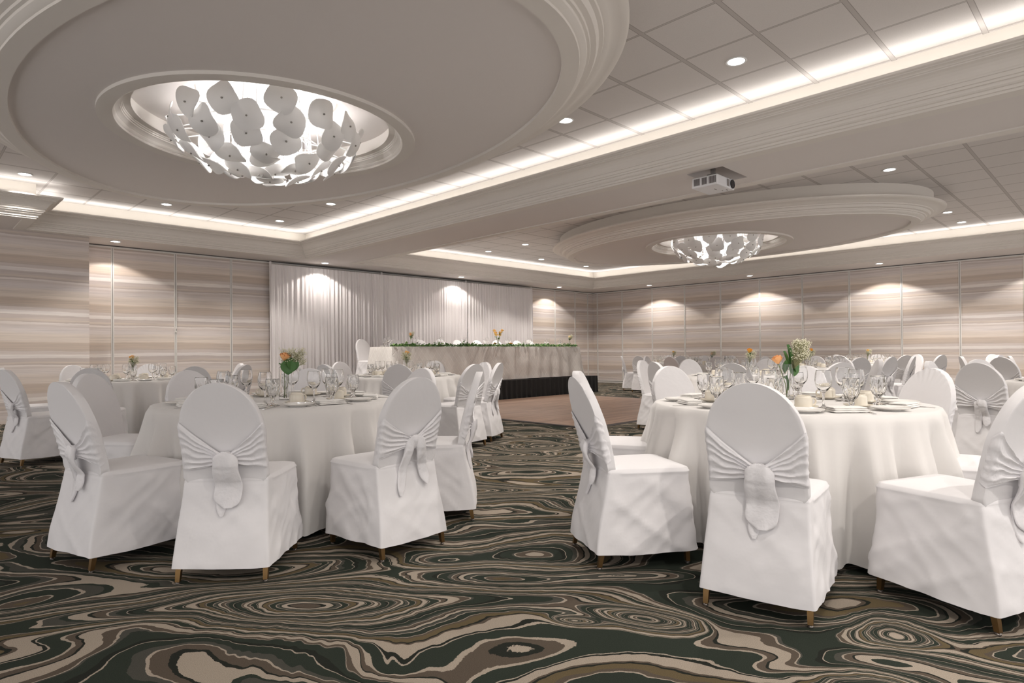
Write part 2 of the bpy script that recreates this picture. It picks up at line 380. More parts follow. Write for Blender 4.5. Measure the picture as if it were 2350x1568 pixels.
# partition seams, tracks and base rails
sx_ = [2.844, 3.887, 4.93, 13.876, 14.95, 15.95, 16.62]
sy_ = [12.86, 11.857, 10.725, 9.594, 8.451, 7.309, 6.177, 5.047, 3.916, 2.78, 1.65, .5]
k = 7
for i, x in enumerate(sx_):
    b = MB(); b.box(x - .022, YB - .012, .08, x - .004, YB, 2.985); b.box(x + .004, YB - .012, .08, x + .022, YB, 2.985); b.cur = 1; b.box(x - .004, YB - .006, .08, x + .004, YB, 2.985)
    struct('trim_%d' % k, b, [M['trimw'], M['dark']]); k += 1
for i, y in enumerate(sy_):
    b = MB(); b.box(XR - .012, y - .022, .08, XR, y - .004, 2.985); b.box(XR - .012, y + .004, .08, XR, y + .022, 2.985); b.cur = 1; b.box(XR - .006, y - .004, .08, XR, y + .004, 2.985)
    struct('trim_%d' % k, b, [M['trimw'], M['dark']]); k += 1
b = MB(); b.box(2.37, YB - .02, 2.985, XR, YB, 3.012); b.box(XR - .02, -3.9, 2.985, XR, YB - .02, 3.012); b.cur = 1; b.box(2.37, YB - .03, 3.012, XR - .03, YB, ZS); b.box(XR - .03, -3.9, 3.012, XR, YB, ZS)
struct('trim_%d' % k, b, [M['trimw'], M['dark']]); k += 1
b = MB(); b.box(2.37, YB - .018, 0, XR, YB, .045); b.cur = 1; b.box(2.37, YB - .012, .045, XR, YB, .06); b.cur = 0; b.box(2.37, YB - .015, .06, XR, YB, .085)
struct('baseboard_back', b, [M['trimw'], M['dark']])
b = MB(); b.box(XR - .018, -3.9, 0, XR, YB - .02, .045); b.cur = 1; b.box(XR - .012, -3.9, .045, XR, YB - .02, .06); b.cur = 0; b.box(XR - .015, -3.9, .06, XR, YB - .02, .085)
struct('baseboard_right', b, [M['trimw'], M['dark']])
# sliding bolt on the second seam
b = MB(); b.box(-.012, -.035, 0, .012, 0, .10); b.cur = 1; b.box(-.004, -.04, .03, .004, -.035, .07)
o = b.build('latch', [M['trimw'], M['dark']], None, False, loc=(3.887, YB - .012, 1.48)); tag(o, 'small latch on the partition seam behind the far left table', 'latch')

# ------------------------------------------------------------------ downlights
def mk_down():
    r = empty('downlight', (0, 0, 0))
    MB().lathe([(.068, -.001), (.085, -.001), (.088, -.006), (.084, -.010), (.07, -.008), (.068, -.004)], 32, cap0=False, cap1=False).build('trim_ring', M['rod'], r)
    MB().lathe([(.001, -.003), (.07, -.003)], 32, cap0=False, cap1=False).build('lens', M['lamp'], r)
    return r
DOWN = Proto(mk_down)
def down(x, y, z, label, group, wall=False, en=None, ang=125):
    o = DOWN.place((x, y, z)); tag(o, label, 'ceiling light', group)
    l = lamp('SPOT', 'downlight_beam', (x, y, z - .02), en or (P_SPOT_WALL if wall else P_SPOT_CEIL), WARM, spot_size=radians(ang), spot_blend=.18 if wall else .35, shadow_soft_size=.035)
    return o
for x, nm in ((2.776, 'above the leftmost wall panel beside the striped pillar'), (6.73, 'above the left part of the white drape'), (10.62, 'above the middle of the white drape'), (14.54, 'above the wall right of the drape')):
    down(x, 12.50, ZS, 'round soffit downlight ' + nm, 'soffit downlights along the back wall', True, P_SPOT_WALL * (.8 if x < 14 else 1.3))
for y, nm in ((10.38, 'nearest the far room corner'), (7.27, 'second from the far room corner'), (4.20, 'third from the far room corner'), (1.1, 'fourth from the far room corner')):
    down(16.24, y, ZS, 'round soffit downlight by the right wall, ' + nm, 'soffit downlights along the right wall', True, P_SPOT_WALL * 1.6)
for x, y, nm in ((1.30, 10.62, 'at the far left, beside the notched cornice'), (3.21, 11.2, 'behind the left oval, above the far left table'), (5.12, 11.2, 'near the far corner of the left coffer'), (5.15, 9.36, 'just past the edge of the left oval'),
                 (5.11, 4.28, 'between the left oval and the beam'), (5.12, 2.39, 'largest, close to the top of the photo'),
                 (10.37, 11.18, 'left end of the far row in the right coffer'), (10.34, 9.9, 'in front of the far row in the right coffer'), (12.31, 11.2, 'middle of the far row in the right coffer'), (14.29, 11.25, 'beside the far tip of the right oval'),
                 (9.75, 2.38, 'above the right oval near the projector'), (13.59, 2.40, 'just past the right tip of the right oval'), (14.87, 2.40, 'right of the right oval, nearest the right cove')):
    down(x, y, ZC, 'round ceiling downlight ' + nm, 'downlights in the tiled coffers', en=P_SPOT_CEIL * (.45 if y > 10 else .5 if x < 6 and y < 3 else 1), ang=110)
for x, nm_ in ((.5, 'leftmost'), (3.5, 'second from left'), (6.7, 'third from left'), (10.5, 'rightmost')): down(x, -1.3, ZS, 'round soffit downlight behind the viewpoint, %s of four' % nm_, 'soffit downlights behind the viewpoint', True, P_SPOT_CEIL * .55)
for x, nm_ in ((1.3, 'above the viewpoint'), (3.2, 'above and right of the viewpoint'), (5.12, 'just outside the upper right of the photo')): down(x, .45, ZC, 'round ceiling downlight ' + nm_, 'downlights in the tiled coffers', en=P_SPOT_CEIL * .22, ang=110)

# ------------------------------------------------------------------ chandeliers
def petal_mesh(seed):
    rnd = random.Random(seed); b = MB(); n = 28; rings = []
    def out(t, s):   # rounded square outline
        e = 3.1; c_, s_ = cos(t), sin(t)
        return 1 / (abs(c_) ** e + abs(s_) ** e) ** (1 / e) * (1 + s * cos(3 * t + .5))
    sk = rnd.uniform(.01, .07); cup = rnd.uniform(.010, .022); tw = rnd.uniform(-.5, .5)
    for rr in (0.02, .3, .55, .75, .9, 1.0):
        rings.append([((.122 * rr * out(t, sk) * cos(t)), (.122 * rr * out(t, sk) * sin(t)), cup * rr * rr * (1 + 1.1 * cos(2 * t + tw))) for t in [2 * pi * j / n for j in range(n)]])
    top = [[(x, y, z + .006) for x, y, z in r] for r in rings]
    b.loft(rings + top[::-1], True, True); return b.mesh('petal', M['petal'], True, 40)
PET = [petal_mesh(i) for i in range(5)]
BOLT = MB().lathe([(.001, -.012), (.007, -.012), (.008, -.010), (.008, 0), (.003, .002)], 10).mesh('bolt', M['bolt'])
def mk_chand():
    root = empty('chandelier', (0, 0, 0)); rnd = random.Random(3)
    MB().lathe([(.60, .40), (.62, .40), (.62, .375), (.60, .37), (.3, .368), (.001, .368)], 48, cap0=False, cap1=False).build('canopy_plate', M['rod'], root)
    rows = [(.86, .02, 13, 12, 1.0), (.80, -.12, 13, 26, 1.0), (.66, -.23, 11, 42, 1), (.49, -.31, 8, 58, 1), (.30, -.36, 6, 70, 1), (.10, -.385, 3, 82, 1)]
    bs = MB()
    for ri, (r, z, n, tilt, sc) in enumerate(rows):
        for j in range(n):
            a = 2 * pi * (j + (ri % 2) * .5) / n + rnd.uniform(-.07, .07)
            rj = r + rnd.uniform(-.03, .03); zj = z + rnd.uniform(-.025, .025)
            p = bpy.data.objects.new('petal', PET[rnd.randrange(5)]); COL.objects.link(p); p.parent = root
            # petal normal points outward and down the bowl
            th = radians(tilt) + rnd.uniform(-.18, .18); nrm = Vector((cos(a) * cos(th), sin(a) * cos(th), -sin(th)))
            q = (-nrm).to_track_quat('Z', 'Y') @ Matrix.Rotation(rnd.uniform(0, 6.28), 3, 'Z').to_quaternion()
            p.rotation_mode = 'QUATERNION'; p.rotation_quaternion = q; p.location = (rj * cos(a), rj * sin(a), zj)
            bo = bpy.data.objects.new('bolt', BOLT); COL.objects.link(bo); bo.parent = p
            if ri < 5 or j == 0:
                bs.tube([(rj * cos(a), rj * sin(a), zj + .01), (rj * .72 * cos(a), rj * .72 * sin(a), zj + .07), (rj * .6 * cos(a), rj * .6 * sin(a), zj + .11), (rj * .55 * cos(a), rj * .55 * sin(a), .37)], .0055, 6)
    for rr, zz in ((.60, .03), (.47, -.10), (.30, -.2)):
        bs.tube([(rr * cos(2 * pi * k / 40), rr * sin(2 * pi * k / 40), zz) for k in range(41)], .007, 6)
    bs.build('rod_frame', M['rod'], root)
    cr = MB()
    for k in range(70):
        a = rnd.uniform(0, 2 * pi); r = sqrt(rnd.uniform(.02, .17)); z0 = rnd.uniform(-.22, -.08); cr.lathe([(.006, z0), (.006, z0 + .30)], 5, (r * cos(a), r * sin(a)))
    o = cr.build('crystal_rods', M['crystal'], root); tag(o, kind='stuff')
    for k in range(6):
        a = 2 * pi * k / 6 + .3; MB().ball((.20 * cos(a), .20 * sin(a), -.05), .03, 10, 8).build('bulb', M['bulb'], root)
    return root
CH = Proto(mk_chand)
for c, lb in ((DC1, 'large chandelier of white petals in the left oval recess'), (DC2, 'smaller looking chandelier of white petals in the right oval recess')):
    o = CH.place((c[0], c[1], 3.12)); tag(o, lb, 'chandelier', 'petal chandeliers')
    for k in range(3):
        a = 2 * pi * k / 3 + .9; lamp('POINT', 'chandelier_glow', (c[0] + .3 * cos(a), c[1] + .3 * sin(a), 3.12), P_CHAND, (1, .97, .95), shadow_soft_size=.06)

# ------------------------------------------------------------------ projector
pr_ = empty('projector', (6.555, 3.345, 2.855))
b = MB(); b.box(-.205, -.155, 0, .205, .155, .115, .97); o = b.build('housing', M['projector'], pr_, False)
bv = o.modifiers.new('bevel', 'BEVEL'); bv.width = .012; bv.segments = 3
b = MB()
for y0, n in ((-.135, 8), (-.03, 6), (.055, 7)):
    for i in range(n): b.box(-.2065, y0 + i * .0105, .022, -.2045, y0 + i * .0105 + .0055, .098)
b.build('side_vents', M['vent'], pr_, False)
b = MB(); b.lathe([(.058, -.012), (.058, .004)], 28, cap1=True); o = b.build('lens_ring', M['projector'], pr_); o.rotation_euler = (pi / 2, 0, 0); o.location = (.14, -.153, .058)
b = MB(); b.lathe([(.001, .004), (.02, .006), (.045, .003), (.05, .008), (.05, -.01)], 28, cap0=False); o2 = b.build('lens', M['lens'], o); o2.location = (0, 0, .004)
b = MB(); b.box(.02, -.1565, .02, .075, -.1545, .098); b.build('intake_grille', M['bracket'], pr_, False)
b = MB(); b.box(-.045, -.05, .115, .045, .05, .17); b.box(-.02, -.02, .17, .02, .02, .49); b.box(-.09, -.012, .118, .10, .012, .14); b.box(-.012, -.12, .118, .012, .12, .135); b.build('mount_bracket', M['bracket'], pr_, False)
b = MB(); b.box(-.03, -.03, -.0012, .03, -.022, .0005); b.box(.10, -.11, -.0012, .135, -.10, .0005); b.box(.10, -.06, -.0012, .12, -.052, .0005); b.build('bottom_marking', M['vent'], pr_, False)
tag(pr_, 'white ceiling projector hanging from a square recess in the beam', 'projector')

# ------------------------------------------------------------------ stage, dance floor, drapes
b = MB(); b.box(6.75, 5.30, 0, 11.6, 9.78, .012); o = b.build('dance_floor', M['planks'], None, False); tag(o, 'wooden dance floor laid on the carpet before the stage', 'dance floor')
b = MB()
b.loft([[(6.67, 5.22, z * .002), (11.68, 5.22, z * .002), (11.68, 5.30, z * .013), (6.67, 5.30, z * .013)] for z in (0, 1)]); b.box(6.67, 5.30, 0, 6.75, 9.78, .013); b.box(11.6, 5.30, 0, 11.68, 9.78, .013)
b.build('edge_ramp', mat('dark_edge', (.05, .045, .045), .5), o, False)
st = empty('stage', (0, 0, 0)); tag(st, 'low black-skirted stage under the head table', 'stage')
SX0, SX1, SY0, SY1, SZ = 5.9, 12.95, 9.87, 12.25, .42
MB().box(SX0, SY0, SZ - .04, SX1, SY1, SZ).build('platform', mat('stage_deck', (.05, .045, .045), .8), st, False)
def skirt(p0, p1, seed):
    rnd = random.Random(seed); L = math.hypot(p1[0] - p0[0], p1[1] - p0[1]); n = int(L * 60); dx, dy = (p1[0] - p0[0]) / L, (p1[1] - p0[1]) / L
    ph = [rnd.uniform(-1.5, 1.5) for _ in range(n + 1)]
    def P(u, v):
        s = u * L; a = sin(s * 2 * pi / .16 + 2 * mnoise.noise((s * 2, 0, seed))) * .012 + .01 * mnoise.noise((s * 14, v * 2, seed)); a *= (.5 + .5 * (1 - v)); a += .015 * (1 - v) + .012
        return (p0[0] + dx * s + dy * a, p0[1] + dy * s - dx * a, .004 + v * (SZ - .002 - .004))
    return MB().grid(P, n, 8)
for i, (a, c) in enumerate((((SX0, SY0), (SX1, SY0)), ((SX1, SY0), (SX1, SY1)), ((SX0, SY1), (SX0, SY0)))): skirt(a, c, i).build('skirt', M['black'], st)

def drape(x0, x1, seed, z0=.03, z1=2.945, y=12.84):
    rnd = random.Random(seed); fx = [x0]; 
    while fx[-1] < x1: fx.append(fx[-1] + rnd.choice((rnd.uniform(.02, .045), rnd.uniform(.03, .08))))
    amp = [rnd.uniform(.25, 1.0) for _ in fx]; sgn = [1 if i % 2 else -1 for i in range(len(fx))]
    import bisect
    n = int((x1 - x0) / .005)
    def P(u, v):
        x = x0 + u * (x1 - x0); i = min(max(bisect.bisect(fx, x) - 1, 0), len(fx) - 2); t = (x - fx[i]) / (fx[i + 1] - fx[i]); t = t * t * (3 - 2 * t)
        d = sgn[i] * amp[i] * (1 - t) + sgn[i + 1] * amp[i + 1] * t
        drift = .35 * mnoise.noise((x * 5, v * 1.5, seed))
        top = max(0, min(1, (z1 - (z0 + v * (z1 - z0))) / .25))
        a = .026 * (.35 + .65 * top); yy = y + d * a + drift * .02 + .003 * sin(x * 160) * (1 - top)
        if v > .975: yy = y + (yy - y) * .6
        return (x + .012 * mnoise.noise((x * 3, v * 2, seed + 5)), yy, z0 + v * (z1 - z0) + (.006 * mnoise.noise((x * 60, 0, 1)) if v > .99 else 0))
    return MB().grid(P, n, 16).build('curtain', M['drape'])
for i, (a, c, nm) in enumerate(((5.67, 8.425, 'left panel of the three white pleated drapes'), (8.425, 11.12, 'middle panel of the three white pleated drapes'), (11.12, 13.70, 'right panel of the three white pleated drapes'))):
    o = drape(a, c, i + 1); tag(o, nm + ' behind the head table', 'curtain', 'white pleated drapes on the back wall')
fr = empty('drape_stand', (0, 0, 0)); tag(fr, 'slim pipe frame holding up the white drapes', 'curtain stand')
for x in (5.69, 8.43, 11.12, 13.70): MB().lathe([(.022, .012), (.022, 2.985), (.026, 2.985), (.026, 3.0), (.01, 3.005)], 12, (x, 12.90)).build('upright', M['drape'], fr); MB().box(x - .2, 12.885, 0, x + .2, 13.0, .012).build('base_plate', M['bracket'], fr, False)
for x0, x1 in ((5.71, 8.41), (8.45, 11.10), (11.14, 13.68)): MB().tube([(x0, 12.90, 2.925), (x1, 12.90, 2.925)], .016, 8).build('crossbar', M['trimw'], fr)

# ------------------------------------------------------------------ covered chairs
def sst(a, b, x): t = max(0, min(1, (x - a) / (b - a))); return t * t * (3 - 2 * t)
def lerp(a, b, t): return a + (b - a) * t
def back_y(z): # rear face of the cover
    if z < .45: return lerp(-.02, .052, sst(.05, .50, z))
    return .052 - .125 * ((z - .45) / .48) ** 1.25
def back_w(z):
    if z > .685: return .190 * sqrt(max(0, 1 - ((z - .685) / .237) ** 2))
    if z > .46: return lerp(.191, .190, sst(.46, .685, z)) - .004 * sin(pi * (z - .46) / .225)
    return lerp(.226, .191, sst(-.10, .50, z))
def cover_mesh(seed, ruffled=False):
    b = MB(); sd = seed * 13.7
    # upper back slab
    rows = []; zs = [.40 + .285 * i / 26 for i in range(27)] + [.685 + .237 * sin(pi / 2 * i / 26) for i in range(1, 27)]
    for z in zs:
        wv = max(back_w(max(z, .46)) - .016 * sst(.480, .45, z), .004); y0 = back_y(max(z, .455)) - .002 * sst(.56, .47, z) + .016 * sst(.458, .425, z); T = .046; ring = []
        nb = 26; c = min(.004, wv * .5)
        for i in range(nb + 1):       # rear, left to right
            x = -wv + c + 2 * (wv - c) * i / nb; fx = x / max(wv, .01)
            wr = .003 * mnoise.noise((x * 9, z * 16 + x * 6, sd)) * sst(.75, .5, z)
            if ruffled: wr += .006 * abs(mnoise.noise((x * 30, z * 5, sd))) * sst(.55, 1, abs(fx))
            ring.append((x, y0 + .007 * (1 - fx ** 4) * sst(.95, .7, z) + wr, z))
        for kx, ky in ((1, .06), (1.006, .5), (1, .94)):
            ee = .004 * mnoise.noise((0, z * (60 if ruffled else 14), sd + ky))
            ring.append((wv * kx + ee, y0 + T * ky, z))
        for i in range(nb + 1):       # front, right to left
            x = wv - c - 2 * (wv - c) * i / nb; fx = x / max(wv, .01)
            wr = .003 * mnoise.noise((x * 7, z * 7, sd + 3))
            if ruffled: wr -= .006 * abs(mnoise.noise((x * 30, z * 5 + 4, sd))) * sst(.6, 1, abs(fx)) + .004 * sin(math.atan2(z - .69, x) * 34) * sst(.78, .92, z)
            ring.append((x, y0 + T + .004 * (1 - fx ** 4) * sst(.95, .7, z) + wr, z))
        for kx, ky in ((-1, .94), (-1.006, .5), (-1, .06)):
            ee = .004 * mnoise.noise((1, z * (60 if ruffled else 14), sd + ky))
            ring.append((wv * kx + ee, y0 + T * ky, z))
        rows.append(ring)
    b.loft(rows)
    # skirt and seat
    def ring(z, k=1.0, zz=None):
        wr, wf = back_w(z), lerp(.245, .218, sst(.05, .45, z)); yr, yf = back_y(z), lerp(.500, .478, sst(.05, .45, z))
        pts = []; cor = [(-wr, yr), (wr, yr), (wf, yf), (-wf, yf)]; rr = [.014, .014, .05, .05]
        for i in range(4):
            p, q, r = [Vector(cor[j % 4]) for j in (i - 1, i, i + 1)]; a = (p - q).normalized(); c = (r - q).normalized(); r0 = rr[i]
            for j in range(5):
                t = j / 4; pts.append((q + a * r0) * (1 - t) ** 2 + 2 * t * (1 - t) * q + (q + c * r0) * t * t)
            nx = 30; A = q + c * r0; B = r - c * rr[(i + 1) % 4]
            for j in range(1, nx): pts.append(A.lerp(B, j / nx))
        cx, cy = 0, .265; out = []
        n = len(pts)
        for j, p in enumerate(pts):
            tg = (pts[(j + 1) % n] - pts[j - 1]); nr = Vector((tg.y, -tg.x)).normalized() if tg.length else Vector((0, 0))
            dn = 1 - z / .46
            rear = p.y < .08
            sp = p.x * 1.0 + p.y * 1.3
            f = .007 * mnoise.noise((p.x * 4 + z * 3, p.y * 4 - z * 4, z * 1.6 + sd))
            f += .011 * max(0, 1 - 2.4 * abs(mnoise.noise((sp * 3.2 + z * 5.5, p.x * 2 - p.y * 2, z * 1.3 + sd + 9)))) ** 1.5
            f += .006 * max(0, 1 - 2.6 * abs(mnoise.noise((sp * 7 - z * 9, p.x * 3 + 4, z * 2.5 + sd + 4)))) ** 1.3
            if rear: f += .010 * max(0, 1 - 2.2 * abs(mnoise.noise((p.x * 5 + sd, z * 17 - abs(p.x) * 14, sd)))) ** 1.6 * (.3 + 3.2 * abs(p.x)) * sst(.08, .30, z)
            f += .002 * mnoise.noise((p.x * 26 + 18 * z, p.y * 26 - z * 20, z * 16 + sd)) - .004
            f += .004 * sin(j * 2 * pi / n * 9 + sd + 2 * z) * dn * dn
            cd_ = min((p - q_).length for q_ in pts[0:4:2] + [pts[2], pts[36]]); f *= sst(.47, .40, z) * (.55 if rear else 1) * (.25 + .75 * sst(.0, .05, cd_))
            # flared corners
            q = p + nr * f
            k_ = k if (k < 1 or p.y > .12) else 1
            q = Vector((cx + (q.x - cx) * k_, cy + (q.y - cy) * k_))
            zo = (zz if zz is not None else z)
            if zz is None and z < .12: zo += .004 * sin(j * 2 * pi / n * 3 + sd)
            out.append((q.x, q.y, zo))
        return out
    rows = [ring(z) for z in [.072, .085] + [.085 + (.435 - .085) * i / 22 for i in range(1, 23)]]
    rows += [ring(.446), ring(.452, 1.012, .452), ring(.456, 1.012, .456), ring(.460, .998, .459), ring(.462, .975, .4715), ring(.462, .94, .4745), ring(.462, .85, .479), ring(.462, .65, .485), ring(.462, .4, .488), ring(.462, .1, .489)]
    b.loft(rows, False, True)
    return b.mesh('chair_cover', M['chair'], True, 50)

def sash_mesh(seed):
    b = MB(); sd = seed * 7.1; rnd = random.Random(seed)
    zk = .573 + rnd.uniform(-.01, .01); xk = rnd.uniform(-.015, .015)
    for s in (-1, 1):
        top, bot = .738 + rnd.uniform(-.015, .015), .515 + rnd.uniform(-.015, .015)
        def P(u, v, s=s, top=top, bot=bot):
            if u <= .86:
                t = u / .86; e = .12 + .88 * t
                z = lerp(lerp(zk - .024, zk + .028, v), lerp(bot, top, v), t ** 1.15)
                sag = -.004 * sin(pi * t) * (1 - v); z += sag
                x = xk * (1 - t) + s * lerp(.02, back_w(z) + .001, t)
                pl = 1 - abs(sin(v * pi * 5.5 + sd + s + 1.8 * mnoise.noise((t * 2.5, v * 3, sd))))
                off = .005 + .011 * pl * (.35 + .65 * (1 - t) ** .7) + .018 * (1 - t) ** 3
                if v < .04 or v > .96: off *= .35
                return (x, back_y(z) - off + .012 * (1 - t) * 0, z)
            t = (u - .86) / .14; z = lerp(bot + .02 * t, top - .03 * t, v)
            pl = 1 - abs(sin(v * pi * 5.5 + sd + s + 1.8 * mnoise.noise((2.5, v * 3, sd))))
            off = (.002 + .004 * pl)
            return (s * (back_w(z) + off * .8 * (1 if t < .95 else -.3)), back_y(z) + t * .030, z)
        b.grid(P, 30, 44)
    return b.mesh('sash', M['sash'], True, 60), (xk, zk)

def tail_mesh(seed, kind, xk, zk):
    b = MB(); rnd = random.Random(seed * 3 + 1); sd = seed * 5.3
    def tail(x0, dx, w0, w1, L, seed, out, round_=True):
        rows = []; n = 26
        for i in range(31):
            t = i / 30; z = zk + .035 - t * (L + .035)
            if t < .12: wv = lerp(w0 * .72, w0, t / .12)
            else: wv = lerp(w0, w1, sst(.12, .6, t))
            if round_ and t > .76: wv *= max(.12, 1 - ((t - .76) / .24) ** 2.6) ** .5
            y = back_y(z) - out - .022 * sin(pi * min(1, t * 1.6)) - .012
            xc = x0 + dx * t + .006 * mnoise.noise((t * 4, 0, seed)); ring = []
            th = .007 + .012 * (1 - t) * (1 if t < .3 else .5)
            for j in range(n):
                a = 2 * pi * j / n; ca, sa = cos(a), sin(a)
                x = xc + wv * (abs(ca) ** .8) * (1 if ca > 0 else -1)
                fold = .006 * sin(x * 90 + seed + t * 3) * (1 - .5 * t) + .006 * mnoise.noise((x * 14, z * 12, seed))
                ring.append((x, y + th * (abs(sa) ** .8) * (1 if sa > 0 else -1) + fold, z + .004 * mnoise.noise((x * 20, seed, 2)) + .012 * (abs(ca)) * (0 if t > .1 else -1) * (1 - t * 10)))
            rows.append(ring)
        b.loft(rows)
    if kind == 'wide':
        tail(xk - .012, -.008, .028, .024, .265, sd, -.004, True); tail(xk + .008, .006, .056, .063, .225, sd + 1, .012)
    elif kind == 'two':
        tail(xk - .02, -.065, .022, .026, .275, sd, 0.0); tail(xk + .015, .075, .032, .030, .235, sd + 2, .012)
    else:
        tail(xk - .012, -.018, .030, .026, .255, sd, 0.0); tail(xk + .02, .02, .034, .030, .19, sd + 2, .012)
    # knot
    rows = []
    for i in range(13):
        t = i / 12; z = zk + .036 - .075 * t; rr = .010 + .019 * sin(pi * t) ** .7; rows.append([(xk + rr * 1.15 * cos(a) , back_y(z) - .026 + rr * .72 * sin(a) + .002 * sin(a * 9), z) for a in [2 * pi * j / 20 for j in range(20)]])
    b.loft(rows)
    return b.mesh('sash_tail', M['sash'], True, 60)

def mk_chair(seed, kind):
    def fn():
        r = empty('banquet_chair', (0, 0, 0))
        c = bpy.data.objects.new('seat_cover', cover_mesh(seed, kind == 'ruffled')); COL.objects.link(c); c.parent = r
        sm, (xk, zk) = sash_mesh(seed); s = bpy.data.objects.new('sash', sm); COL.objects.link(s); s.parent = r
        tl = bpy.data.objects.new('sash_tail', tail_mesh(seed, kind, xk, zk)); COL.objects.link(tl); tl.parent = s
        for sx in (-1, 1):
            for x0, y0, x1, y1 in ((.196, .0, .150, .11), (.205, .455, .17, .41)):
                b = MB(); q = .0115
                b.loft([[(sx * x + a * q * k, y + c_ * q * k, z) for a, c_ in ((-1, -1), (1, -1), (1, 1), (-1, 1))] for x, y, z, k in ((x0, y0, .012, .85), (x0 * .995, y0 + (y1 - y0) * .08, .06, 1), (x1, y1, .40, 1.1))])
                b.cur = 1; b.lathe([(.009, 0), (.0105, .002), (.0105, .006), (.007, .010)], 12, (sx * x0, y0)); b.build('leg', [M['leg'], M['glide']], r, True, 30)
        return r
    return fn
CHV = [Proto(mk_chair(1, 'wide')), Proto(mk_chair(2, 'two')), Proto(mk_chair(3, 'mid')), Proto(mk_chair(4, 'ruffled')), Proto(mk_chair(5, 'wide')), Proto(mk_chair(6, 'two'))]
def chair(v, x, y, deg, label, group, z=0):
    o = CHV[v].place((x, y, z), radians(deg - 90)); tag(o, label, 'chair', group); return o

# ------------------------------------------------------------------ round tables and cloths
def cloth_mesh(seed, R=.765, zt=.735):
    b = MB(); N = 320; rnd = random.Random(seed); ph = [rnd.uniform(0, 6.28) for _ in range(6)]; rows = []
    rows += [[(R * k * cos(2 * pi * j / N), R * k * sin(2 * pi * j / N), zt + .002) for j in range(N)] for k in (.02, .5, .9, .975)]
    rows.append([((R - .005) * cos(2 * pi * j / N), (R - .005) * sin(2 * pi * j / N), zt - .001) for j in range(N)])
    nf = (19, 22, 20)[seed % 3]
    for i in range(1, 30):
        t = i / 29; z = zt - .012 - t * (zt - .012 - .035); ring = []
        for j in range(N):
            a = 2 * pi * j / N
            f = sin(nf * a + ph[0] + 1.1 * sin(2 * a + ph[1]) + .8 * sin(3 * a + ph[2]))
            f = (.5 + .5 * f); f = f * f * (3 - 2 * f)
            s2 = .5 + .5 * sin(37 * a + ph[3] + 2 * sin(3 * a + ph[4]))
            rr = R + .006 - .052 * t + (f * .098 + s2 * .046) * sst(-.10, .60, t) * (1 if t < 1 else 1)
            rr += .006 * mnoise.noise((a * 5, z * 6, seed))
            ring.append((rr * cos(a), rr * sin(a), z + (.012 * f if t > .9 else 0) * 0))
        rows.append(ring)
    b.loft(rows, True, False); return b.mesh('tablecloth', M['cloth'], True, 80)
CM = [cloth_mesh(i) for i in (11, 12, 13)]
TT = Proto(lambda: None)
def mk_table():
    r = empty('round_table', (0, 0, 0))
    MB().lathe([(.75, .712), (.758, .716), (.758, .730), (.75, .733)], 64).build('tabletop', M['wood_top'], r)
    for k in range(4):
        a = pi / 4 + pi / 2 * k; MB().tube([(.45 * cos(a), .45 * sin(a), .712), (.62 * cos(a), .62 * sin(a), .0)], .014, 8).build('leg', M['blackleg'], r)
    return r
TT = Proto(mk_table)

# ---- table settings (all in one place setting's own frame: diner at -Y looking +Y, edge of table at y = -.76)
def bowlglass(prof_out, prof_in, n=24): return MB().lathe(prof_out + prof_in, n, cap0=True, cap1=True)
def mk_goblet():
    po = [(.036, 0), (.037, .002), (.030, .006), (.012, .014), (.009, .022), (.014, .030), (.010, .038), (.013, .047), (.026, .062), (.034, .085), (.0365, .11), (.0368, .118), (.035, .148), (.0345, .152)]
    pi_ = [(.0330, .150), (.0345, .118), (.031, .088), (.022, .070), (.002, .062)]
    b = MB(); n = 36
    b.loft([[(r * (1 + k * cos(9 * 2 * pi * j / n)) * cos(2 * pi * j / n), r * (1 + k * cos(9 * 2 * pi * j / n)) * sin(2 * pi * j / n), z) for j in range(n)] for r, z, k in [(r, z, .07 if .01 < z < .112 else 0) for r, z in po] + [(r, z, 0) for r, z in pi_]])
    o = b.build('water_goblet', M['glass']); o.scale = (1.12, 1.12, 1.07); return o
def mk_wine():
    b = bowlglass([(.034, 0), (.035, .002), (.012, .006), (.006, .014), (.0048, .03), (.0048, .062), (.007, .074), (.018, .084), (.031, .104), (.036, .130), (.034, .155), (.030, .178), (.0297, .180)], [(.0287, .179), (.0327, .155), (.0345, .130), (.0295, .106), (.016, .088), (.002, .082)])
    o = b.build('wine_glass', M['glass']); o.scale = (1.2, 1.2, 1.12); return o
def mk_plate():
    return MB().lathe([(.048, 0), (.050, .004), (.080, .011), (.091, .018), (.090, .020), (.079, .014), (.05, .008), (.002, .007)], 48).build('side_plate', M['china'])
def mk_saucer():
    return MB().lathe([(.03, 0), (.034, .003), (.062, .010), (.073, .016), (.072, .018), (.06, .0125), (.03, .006), (.002, .006)], 40).build('saucer', M['ivory'])
def mk_cup():
    r = empty('coffee_cup', (0, 0, 0)); r.scale = (1.13, 1.13, 1.0)   # stored upside down on its saucer
    MB().lathe([(.039, 0), (.0405, .001), (.0405, .005), (.0390, .008), (.0385, .045), (.0375, .054), (.033, .060), (.030, .061), (.029, .066), (.027, .066), (.0262, .062), (.002, .061)], 40, cap0=False).build('bowl', M['ivory'], r)
    MB().tube([(.037, 0, .050), (.050, 0, .050), (.058, 0, .042), (.060, 0, .030), (.054, 0, .018), (.040, 0, .012)], .0042, 8).build('handle', M['ivory'], r)
    return r
